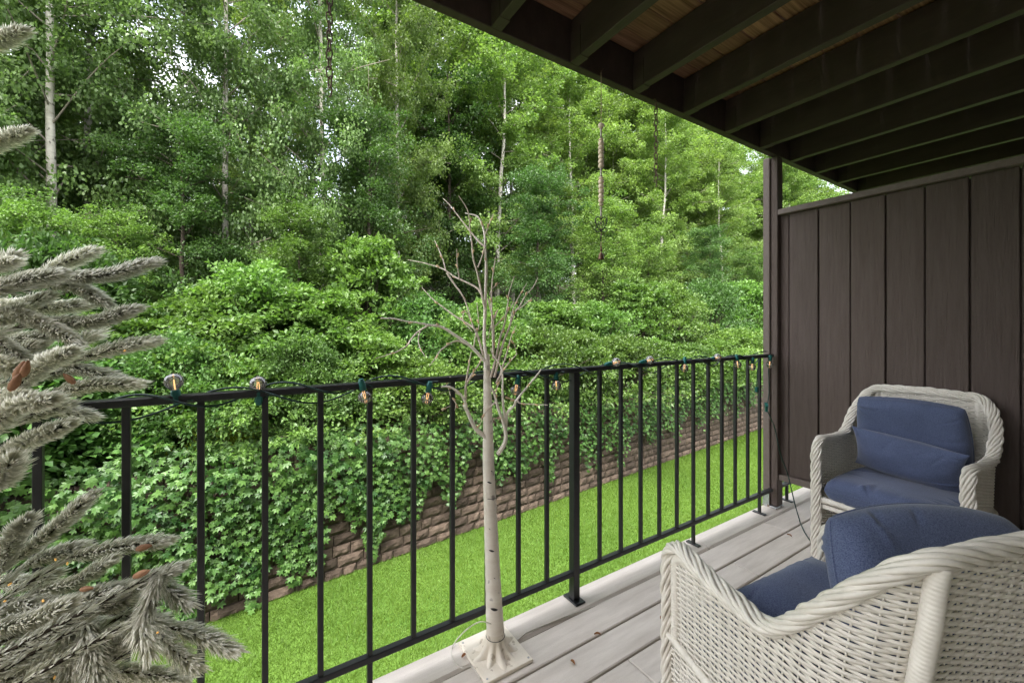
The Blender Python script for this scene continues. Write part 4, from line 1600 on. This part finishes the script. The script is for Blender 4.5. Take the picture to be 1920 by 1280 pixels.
def cloud(centres, radii, n_per, size, rng, flat=0.55, up=0.6, droop=0.2, aspect=0.62, axis_from=None, edge=0.0):
    """leaf clumps; returns V, F, tint"""
    C = np.repeat(centres, n_per, axis=0)
    Rr = np.repeat(radii, n_per)[:, None]
    g = rng.normal(0, 1, (len(C), 3))
    g = unit(g) * (rng.random((len(C), 1)) ** (0.5 - edge))
    g[:, 2] *= flat
    P = C + g * Rr
    out = unit(g + (unit(C - axis_from) * 0.6 if axis_from is not None else 0))
    V, F = leaves(P, out, np.full(len(P), size), rng, up, droop, aspect)
    base = np.repeat(rng.beta(2, 2, len(centres)), n_per)
    tint = np.clip(0.55 * base + 0.45 * rng.beta(1.6, 1.8, len(P)), 0, 1)
    return V, F, np.r_[tint, tint]


def tree_meshes(seed, H, cr, start, nclump, nper, lsize, lean=(0, 0), bark='aspen_bark', leafm='leaf_a', trunk_r=0.11, top=0.22, up=0.5, droop=0.35):
    rng = np.random.default_rng(seed)
    zt = np.linspace(0, 1, 14)
    wob = np.cumsum(rng.normal(0, 0.035, (14, 2)), axis=0)
    wob -= wob[0]
    TPth = np.stack([lean[0] * zt ** 1.3 * H + wob[:, 0], lean[1] * zt ** 1.3 * H + wob[:, 1], zt * H * 0.97 - 0.3], -1)
    tr = trunk_r * (1 - zt) ** 0.8 + 0.012
    trunk_me = np_mesh('trunk', *tube_np(smooth_path(TPth, 4), np.interp(np.linspace(0, 1, 13 * 4 + 1), zt, tr), 9), smooth=True)
    trunk_me.materials.append(M[bark])
    limbs, cents, rads = [], [], []
    nl = 46
    for k in range(nl):
        f = start + (0.985 - start) * (k + rng.random()) / nl
        base = np.array([np.interp(f, zt, TPth[:, c]) for c in range(3)])
        rel = (f - start) / (1 - start)
        ln = cr * (0.72 + 0.38 * math.sin(math.pi * min(1, rel * 0.75 + 0.12))) * rng.uniform(0.65, 1.1) * (1 - top * rel ** 3)
        az = k * 2.399 + rng.normal(0, 0.4)
        el = rng.uniform(0.1, 0.8) + 0.15 * rel
        d = np.array([math.cos(az) * math.cos(el), math.sin(az) * math.cos(el), math.sin(el)])
        pts_ = [base, base + d * ln * 0.5 + rng.normal(0, 0.06, 3), base + d * ln + np.array([0, 0, -0.12 * ln]) + rng.normal(0, 0.1, 3)]
        sp_ = smooth_path(pts_, 4)
        limbs.append(tube_np(sp_, np.linspace(0.024 * (1.2 - 0.7 * rel), 0.005, len(sp_)), 5))
        for q in range(max(3, int(nclump / nl))):
            t = rng.uniform(0.34, 1.0)
            c = sp_[int(t * (len(sp_) - 1))] + rng.normal(0, 0.24, 3) * (0.5 + t) * np.array([1, 1, 0.8])
            if rng.random() < 0.45:
                a0 = sp_[int(t * (len(sp_) - 1))]
                limbs.append(tube_np(np.array([a0, (a0 + c) / 2 + rng.normal(0, .03, 3), c]), np.array([0.010, 0.007, 0.003]), 4))
            cents.append(c)
            rads.append(rng.uniform(0.24, 0.60))
    limb_me = np_mesh('limbs', *join_np([(v, f) for v, f in limbs]), smooth=True)
    limb_me.materials.append(M['limb_bark' if bark == 'aspen_bark' else bark])
    cents, rads = np.array(cents), np.array(rads)
    V, F, tn = cloud(cents, rads, nper, lsize, rng, 0.6, up, droop, 0.75, axis_from=np.array([0, 0, H * 0.45]))
    cm = np_mesh('crown', V, F, tn)
    cm.materials.append(M[leafm])
    return trunk_me, limb_me, cm


def shrub_meshes(seed, w, h, nclump, nper, lsize, leafm='leaf_c', flat=0.32, aspect=0.6, up=1.1):
    rng = np.random.default_rng(seed)
    stems, cents, rads = [], [], []
    for k in range(11):
        az = rng.random() * 6.283
        rr = w * 0.5 * rng.uniform(0.25, 1.0)
        zt_ = h * rng.uniform(0.55, 0.95) * math.sqrt(max(0.1, 1 - 0.6 * (rr / (w * 0.5)) ** 2))
        e = np.array([rr * math.cos(az), rr * math.sin(az), zt_])
        sp_ = smooth_path([(0.1 * rng.normal(), 0.1 * rng.normal(), -0.2), e * np.array([0.45, 0.45, 0.55]) + rng.normal(0, 0.08, 3), e], 5)
        stems.append(tube_np(sp_, np.linspace(0.024, 0.004, len(sp_)), 5))
    for k in range(nclump):
        az = rng.random() * 6.283
        t = rng.random() ** 0.55
        el = rng.uniform(-0.05, 1.0)
        rr = w * 0.5 * math.cos(el * math.pi / 2 * 0.97) * (0.55 + 0.45 * t)
        z = 0.08 * h + h * 0.92 * math.sin(max(0, el) * math.pi / 2) * (0.6 + 0.4 * t)
        lump = (1.0 if rng.random() > 0.16 else rng.uniform(1.12, 1.38)) + 0.26 * math.sin(3 * az + seed) * math.cos(2.3 * el + seed) + 0.1 * math.sin(7 * az + 2 * el)
        cents.append((rr * math.cos(az) * lump, rr * math.sin(az) * lump, z * (0.9 + 0.1 * lump)))
        rads.append(rng.uniform(0.10, 0.36))
        if k % 5 == 0:
            c = np.array(cents[-1])
            stems.append(tube_np(smooth_path([c * np.array([0.3, 0.3, 0.5]), c * np.array([0.7, 0.7, 0.8]), c], 3), np.linspace(0.010, 0.003, 7), 4))
    stem_me = np_mesh('stems', *join_np(stems), smooth=True)
    stem_me.materials.append(M['dark_bark'])
    cents, rads = np.array(cents), np.array(rads)
    V, F, tn = cloud(cents, rads, nper, lsize, rng, flat, up, 0.25, aspect, axis_from=np.array([0, 0, h * 0.2]))
    fm_ = np_mesh('foliage', V, F, tn)
    fm_.materials.append(M[leafm])
    return stem_me, fm_


def spot(px, b):
    r = ray(px, 613)
    d = (6.93 + b) / (r[1] - 0.086 * r[0])
    p = r * d
    x0 = (p[0] + 0.086 * b)
    return np.array([p[0], p[1], bank_z(x0, b)]), d


TYPES = [
    tree_meshes(1, 14.5, 3.1, 0.12, 700, 84, 0.095, (0.01, 0.0), leafm='leaf_a'),
    tree_meshes(2, 16.0, 3.7, 0.12, 740, 84, 0.11, (-0.02, 0.01), leafm='leaf_b'),
    tree_meshes(3, 14.0, 2.9, 0.12, 650, 84, 0.092, (0.03, 0.0), leafm='leaf_a'),
    tree_meshes(4, 16.5, 3.8, 0.12, 740, 84, 0.11, (0.0, 0.02), leafm='leaf_b'),
    tree_meshes(5, 11.0, 2.7, 0.12, 420, 85, 0.10, (0.02, 0.02), bark='dark_bark', leafm='leaf_d', trunk_r=0.10, droop=0.3),
    tree_meshes(6, 9.5, 2.6, 0.10, 420, 80, 0.105, (0.0, 0.0), bark='dark_bark', leafm='leaf_c', trunk_r=0.09, up=0.9),
]
TREES = [  # px of the trunk, metres behind the wall, type, turn, scale, label
    (-170, 5.0, 0, 0.0, 1.0, 'aspen tree mostly outside the left edge behind the fir'),
    (-20, 7.5, 2, 1.0, 1.0, 'aspen tree at the left edge above the highest fir tips'),
    (98, 4.8, 0, 2.1, 1.0, 'aspen tree with grey trunk rising left of the slim dark one'),
    (165, 6.5, 2, 0.6, 1.05, 'slim dark trunked aspen above the fir branches'),
    (285, 9.5, 4, 0.0, 0.62, 'dark green tree beyond the gap of pale sky at the left'),
    (425, 5.2, 0, 4.0, 1.08, 'tall aspen with straight white trunk above the second bulb'),
    (505, 9.5, 1, 3.0, 0.9, 'aspen tree set back between the two whitest trunks'),
    (604, 4.6, 2, 3.6, 1.1, 'leaning aspen with white trunk under the left chain'),
    (765, 11.5, 3, 1.0, 1.0, 'aspen tree far back to the right of the left chain'),
    (746, 6.8, 1, 5.2, 1.0, 'aspen with thin white trunk left of the birch tip'),
    (850, 9.5, 4, 2.0, 1.1, 'dark leafy tree directly behind the tip of the artificial birch'),
    (930, 8.5, 3, 4.2, 1.0, 'pale trunked aspen just right of the artificial birch tip'),
    (1010, 12.5, 1, 2.6, 1.0, 'far aspen beside the patch of sky left of the wind chime'),
    (1075, 9.0, 3, 5.6, 0.95, 'aspen tree left of the wind chime beads'),
    (1150, 11.5, 1, 0.4, 0.95, 'aspen tree behind the wind chime bell'),
    (1235, 8.0, 3, 3.1, 0.92, 'aspen with whitish trunk behind the right chain'),
    (1310, 11.0, 1, 1.4, 0.92, 'aspen tree between the right chain and the corner post'),
    (1358, 8.5, 3, 0.2, 0.85, 'aspen with tilted white trunk left of the corner post'),
    (1425, 12.5, 1, 4.4, 0.9, 'aspen tree directly behind the corner post'),
    (1505, 9.5, 3, 2.2, 0.85, 'aspen crown showing between privacy wall and upper deck'),
    (1580, 13.0, 1, 5.0, 0.9, 'aspen crown at the far right above the privacy wall'),
    (230, 3.2, 5, 1.0, 0.34, 'light green understory tree behind the upper fir branches'),
    (350, 4.0, 4, 2.0, 0.52, 'drooping dark green young tree left of the straight white trunk'),
    (560, 3.2, 5, 3.0, 0.42, 'young light green tree below the leaning aspen'),
    (690, 4.0, 4, 4.1, 0.62, 'bushy grey green young tree left of the artificial birch top'),
    (1010, 4.6, 4, 0.8, 0.66, 'dark bushy young tree right of the artificial birch twigs'),
    (1130, 3.6, 5, 5.0, 0.66, 'bright green young maple under the wind chime bell'),
    (1215, 5.0, 5, 2.4, 0.62, 'bright green young tree right of the wind chime bell'),
    (1330, 4.6, 4, 3.3, 0.60, 'young tree in the bank left of the tilted white trunk'),
    (1405, 4.8, 5, 0.9, 0.62, 'bright young tree beside the corner post above the rail'),
    (40, 2.6, 5, 4.0, 0.34, 'light green young tree at the far left behind the fir'),
]
for px, b, ty, rz, sc, lab in TREES:
    p, d = spot(px, b)
    t = thing('aspen_tree' if ty < 4 else 'understory_tree', lab, 'tree', tuple(p), rz, 'trees on the wooded bank')
    sxy = sc * (0.62 if px in (425, 604, 746) else 0.74 if px < 800 and ty < 4 else 1.0)
    t.scale = (sxy, sxy, sc)
    tm, lm, cm = TYPES[ty]
    link('trunk', tm, t)
    link('limbs', lm, t)
    link('crown', cm, t)

BACK = [(-120, 12), (60, 13), (470, 13.5), (745, 14), (800, 12.5), (885, 14.5), (960, 12), (1040, 15), (1085, 13),
        (1120, 14.5), (1165, 12.5), (1200, 15), (1245, 13), (1280, 15.5), (1320, 13.5), (1365, 15), (1400, 16), (1450, 15), (1480, 12.5), (1540, 15), (1600, 16), (1650, 17), (1420, 18), (1500, 18), (1560, 19), (1340, 18), (1260, 18.5), (1180, 18), (1700, 16), (1465, 10.5), (1525, 11.5), (1450, 19)]
for k, (px, b) in enumerate(BACK):
    p, d = spot(px, b)
    t = thing('aspen_tree', 'aspen in the dense back row of the wood', 'tree', tuple(p), k * 2.1, 'aspens in the back row of the wood')
    sc = (1.12 + 0.12 * math.sin(k * 1.9)) * (1.12 if px > 1150 else 1.0)
    t.scale = (sc * 1.15, sc * 1.15, sc)
    tm, lm, cm = TYPES[(1, 3, 0, 3)[k % 4] if px < 700 else (1, 3)[k % 2]]
    link('trunk', tm, t)
    link('limbs', lm, t)
    link('crown', cm, t)

SH = [
    shrub_meshes(31, 2.3, 1.9, 250, 60, 0.080, 'leaf_c', 0.45, 0.55, 0.7),
    shrub_meshes(32, 2.6, 2.3, 270, 60, 0.090, 'leaf_c', 0.32, 0.6, 0.9),
    shrub_meshes(33, 2.2, 1.7, 260, 60, 0.070, 'leaf_d', 0.6, 0.5, 0.5),
    shrub_meshes(34, 2.0, 1.5, 200, 55, 0.11, 'leaf_v', 0.35, 0.7),
    shrub_meshes(35, 2.8, 1.3, 260, 55, 0.075, 'leaf_c', 0.4, 0.62),
]
SHRUBS = [
    (-90, 0.7, 3, 0.9, 'broad leaved shrub hidden behind the fir at the left edge'),
    (40, 0.5, 3, 0.9, 'broad leaved shrub above the lower fir branches'),
    (170, 0.8, 3, 0.95, 'large leaved shrub seen between the two leftmost balusters'),
    (110, 1.9, 2, 1.2, 'dark shrub behind the middle fir branches'),
    (250, 1.5, 1, 0.9, 'leafy shrub right behind the first upright bulb'),
    (330, 0.6, 2, 0.75, 'low shrub on the wall top beneath the first upright bulb'),
    (390, 1.8, 0, 1.1, 'light green layered shrub between the two upright bulbs'),
    (480, 2.2, 1, 1.02, 'tall pale green shrub with tiered branches left of centre'),
    (450, 0.6, 4, 0.8, 'low leafy shrub under the second upright bulb'),
    (580, 1.6, 1, 1.05, 'layered green shrub left of the first hanging bulb'),
    (570, 0.5, 2, 0.7, 'small dark shrub below the rail left of the first hanging bulb'),
    (680, 1.2, 0, 1.0, 'green shrub behind the first hanging bulb'),
    (690, 2.6, 1, 1.15, 'tall shrub behind the left reaching birch branch'),
    (780, 0.6, 4, 0.9, 'spreading shrub behind the second hanging bulb'),
    (800, 1.9, 2, 1.2, 'dark shrub left of the artificial birch trunk above the rail'),
    (900, 0.9, 0, 1.0, 'green shrub right behind the artificial birch trunk'),
    (930, 2.4, 0, 1.2, 'pale green shrub behind the birch twigs above the rail'),
    (1000, 0.7, 4, 1.0, 'spreading light green shrub behind the third hanging bulb'),
    (1040, 2.0, 1, 1.1, 'tiered shrub above the rail right of the birch twigs'),
    (1080, 0.5, 4, 1.0, 'mounded shrub spilling over the wall behind the thick railing post'),
    (1120, 1.6, 0, 1.2, 'light shrub behind the first bulb lying on the rail'),
    (1160, 0.4, 4, 1.05, 'mounded shrub on the wall right of the thick railing post'),
    (1190, 2.3, 1, 1.2, 'bright shrub above the two bulbs lying on the rail'),
    (1225, 0.5, 4, 1.1, 'mounded light green shrub under the bulb pair on the rail'),
    (1260, 1.8, 0, 1.25, 'rounded shrub behind the rail midway to the corner post'),
    (1285, 0.5, 4, 1.1, 'mounded shrub on the wall below the single hanging bulb'),
    (1320, 2.0, 2, 1.5, 'dark green shrub above the third bulb lying on the rail'),
    (1335, 0.4, 4, 1.1, 'mounded shrub above the bare stretch of block wall'),
    (1375, 0.5, 4, 1.15, 'last mounded shrub spilling over the wall near the corner post'),
    (1395, 2.2, 1, 1.4, 'tall shrub behind the last three bulbs by the post'),
    (1440, 3.2, 0, 1.5, 'shrub half hidden by the corner post'),
]
for k, (px, b, ty, sc, lab) in enumerate(SHRUBS):
    p, d = spot(px, b)
    t = thing('shrub', lab, 'shrub', tuple(p), k * 1.7, 'shrubs on the bank above the wall')
    t.scale = (sc, sc, sc * (1.08 + 0.24 * math.sin(k * 2.7)))
    link('stems', SH[ty][0], t)
    link('foliage', SH[ty][1], t)

# yellow flowering plant on the wall top
p, d = spot(425, 0.15)
yt = thing('yellow_flowering_plant', 'yellow green flowering plant on top of the vine covered wall', 'plant', tuple(p))
rng = np.random.default_rng(5)
cents = np.stack([rng.normal(0, 0.33, 60), rng.normal(0, 0.12, 60), rng.uniform(0.1, 0.5, 60)], -1)
V, F, tn = cloud(cents, np.full(60, 0.10), 30, 0.045, rng, 0.6, 0.9, 0.0, 0.5)
link('foliage', np_mesh('foliage', V, F, tn), yt, m=M['leaf_y'])
link('stems', np_mesh('stems', *join_np([tube_np(np.array([[c[0] * .6, c[1] * .6, -0.1], [c[0] * .9, c[1], c[2] * .5], list(c)]), 0.004, 4) for c in cents]), smooth=True), yt, m=M['leaf_c'] if False else M['dark_bark'])


# ------------------------------------------------------------------ creepers on the wall
def palmate(P, nrm, up, size, rng):
    """five-leaflet creeper leaves hanging on a surface"""
    n = len(P)
    nrm = unit(nrm + rng.normal(0, 0.32, (n, 3)))
    dn = -up + rng.normal(0, 0.28, (n, 3))
    dn = unit(dn - nrm * np.sum(dn * nrm, 1, keepdims=True))
    sd = np.cross(nrm, dn)
    Vs, Fs = [], []
    o = 0
    for ang, ls in ((0, 1.0), (0.75, 0.92), (-0.75, 0.92), (1.6, 0.72), (-1.6, 0.72)):
        ax = unit(dn * math.cos(ang) + sd * math.sin(ang) - nrm * 0.18)
        pe = np.cross(nrm, ax)
        s = (size * ls)[:, None]
        b = P + nrm * 0.01
        t = b + ax * s
        m_ = b + ax * s * 0.55
        l = m_ + pe * s * 0.24 + nrm * s * 0.07
        r = m_ - pe * s * 0.24 + nrm * s * 0.07
        Vs.append(np.stack([b, l, t, r], 1).reshape(-1, 3))
        k = np.arange(n)[:, None] * 4 + o
        Fs.append(np.concatenate([k + np.array([[0, 1, 2]]), k + np.array([[0, 2, 3]])]))
        o += 4 * n
    return np.concatenate(Vs), np.concatenate(Fs)


def vnoise(x, seed):
    r = np.random.default_rng(seed)
    y = 0 * x
    for k in range(1, 7):
        y = y + r.normal(0, 1) / k ** 0.6 * np.sin(x * k * 1.35 + r.random() * 6.28)
    return y


vines = [(-7, -1.2, 'dense creeper on the wall at the left behind the fir tips'), (-1.2, 0.6, 'creeper curtain on the wall between the leftmost balusters'), (0.6, 2.1, 'creeper with long hanging strands left of the birch trunk'),
         (2.1, 4.3, 'creeper reaching down the block wall beside the birch trunk'), (4.3, 7.2, 'creeper along the wall top right of the birch trunk'), (7.2, 11.0, 'creeper fringe on the wall right of the thick railing post'), (11.0, 16.4, 'far creeper fringe ending at the bare block wall')]
for k, (xa, xb, lab) in enumerate(vines):
    rng = np.random.default_rng(60 + k)
    dens = 620 if xb < 5 else 430
    n0 = int((xb - xa) * WALL_H * dens)
    x = rng.uniform(xa, xb, n0)
    h = rng.uniform(0.02, WALL_H + 0.25, n0)
    lb = np.array([low_bound(v) for v in x]) + 0.20 * vnoise(x * 1.9, 9) + 0.14 * vnoise(x * 6.0, 10)
    pr = np.clip((h - lb) / 0.22 + 0.25, 0, 1)
    okm = rng.random(n0) < pr
    x, h = x[okm], h[okm]
    bulge = 0.05 + 0.16 * np.clip((h - 0.6) / 1.4, 0, 1) + 0.10 * np.clip(vnoise(x * 1.3 + h, 12), 0, 1.5) + (0.12 if xa > 7 else 0)
    over = np.clip(h - WALL_H + 0.05, 0, 1)
    depth_ = rng.uniform(0.0, 1.0, len(x)) * bulge + 0.012
    P = np.stack([x / CA, -depth_ + over * 0.9, h], -1)
    nr = np.tile(np.array([0.0, -0.75, 0.45]), (len(x), 1))
    upv = np.tile(np.array([0.0, -0.15, 0.95]), (len(x), 1))
    sz = rng.uniform(0.042, 0.078, len(x)) * (1.15 if xa < 2 else 1.0)
    V, F = palmate(P, nr, upv, sz, rng)
    tn = np.clip(0.25 * vnoise(x * 2.1 + h * 2, 14) * 0.5 + rng.beta(2, 2, len(x)), 0, 1)
    tn = np.tile(tn, 10)
    cx_ = (xa + xb) / 2
    off_ = np.array([cx_ / CA, 0, 0])
    t = thing('creeper', lab, 'creeper', (cx_, wall_y(cx_), LAWN_Z), WA, 'creepers on the retaining wall')
    fo = link('foliage', np_mesh('foliage', V - off_, F, tn), t, m=M['leaf_v'])
    stm = []
    for q in range(int((xb - xa) * 5)):
        xx = rng.uniform(xa, xb)
        lo = low_bound(xx) + 0.2 * float(vnoise(np.array([xx * 1.9]), 9)[0])
        zs_ = np.linspace(WALL_H + 0.05, max(0.05, lo), 7)
        stm.append(tube_np(np.stack([xx / CA - off_[0] + np.cumsum(rng.normal(0, 0.04, 7)), -0.015 - 0.03 * rng.random(7), zs_], -1), 0.0035, 4))
    link('stems', np_mesh('stems', *join_np(stm), smooth=True), t, m=M['dark_bark'])

# ------------------------------------------------------------------ ground cover on the bank, woods beyond, grass
rng = np.random.default_rng(77)
n = 900
xx = rng.uniform(-8, 24, n)
bb = rng.random(n) ** 1.4 * 9.0
cents = np.stack([xx, wall_y(xx) + 0.3 + bb, np.array([bank_z(a, b) for a, b in zip(xx, bb)]) + rng.uniform(0.05, 0.35, n)], -1)
V, F, tn = cloud(cents, rng.uniform(0.2, 0.45, n), 26, 0.085, rng, 0.4, 1.0, 0.1, 0.65)
tag(link('ground_cover', np_mesh('ground_cover', V, F, tn), m=M['leaf_d']), 'low leafy ground cover on the wooded bank', 'ground cover', kind='stuff')

n = 3200
pxs = rng.uniform(-420, 1900, n)
cents = []
tr_p = []
for k in range(n):
    b = rng.uniform(15, 24)
    p, d = spot(pxs[k], b)
    top_ = 0.40 if (240 < pxs[k] < 400 or 590 < pxs[k] < 700) else 0.72 if pxs[k] < 760 else 1.0
    cents.append(p + np.array([0, 0, top_ * rng.random() ** 1.15 * (10.5 + 2.5 * math.sin(pxs[k] * 0.011) + 3.5 * (pxs[k] > 1050))]))
for k in range(900):
    p, d = spot(rng.uniform(-300, 1700), rng.uniform(12, 22))
    cents.append(p + np.array([0, 0, rng.uniform(0.2, 3.4)]))
n += 900
cents = np.array(cents)
V, F, tn = cloud(cents, rng.uniform(0.5, 1.0, n), 55, 0.18, rng, 0.7, 0.5, 0.3, 0.7)
tag(link('distant_woods', np_mesh('distant_woods', V, F, tn), m=M['leaf_b']), 'mass of distant woodland foliage behind the aspens', 'woods', kind='stuff')

n = 430000
u = rng.random(n)
x = -3.0 + 23.0 * rng.random(n) ** 1.35
yl = 1.9 + (wall_y(x) + 0.02 - 1.9) * rng.random(n)
hh_ = rng.uniform(0.028, 0.055, n)
pn = 0.5 + 0.5 * np.sin(x * 1.1 + 2 * np.sin(yl * 0.7)) * np.sin(yl * 1.3 + x * 0.3)
az = rng.random(n) * 6.283
wd = rng.uniform(0.0024, 0.0042, n) * (1 + 0.06 * x.clip(0))
dx, dy = np.cos(az) * wd, np.sin(az) * wd
lx, ly = rng.normal(0, 0.022, n), rng.normal(0, 0.022, n)
z0 = np.full(n, LAWN_Z)
V = np.stack([np.stack([x - dx, yl - dy, z0], -1), np.stack([x + dx, yl + dy, z0], -1), np.stack([x + lx, yl + ly, z0 + hh_], -1)], 1).reshape(-1, 3)
F = np.arange(3 * n).reshape(-1, 3)
tn = np.clip(0.62 * pn + 0.38 * rng.beta(3, 3, n), 0, 1)
tag(link('grass', np_mesh('grass', V, F, tn), m=M['blade']), 'short mown bright green grass below the balcony', 'grass', kind='stuff')
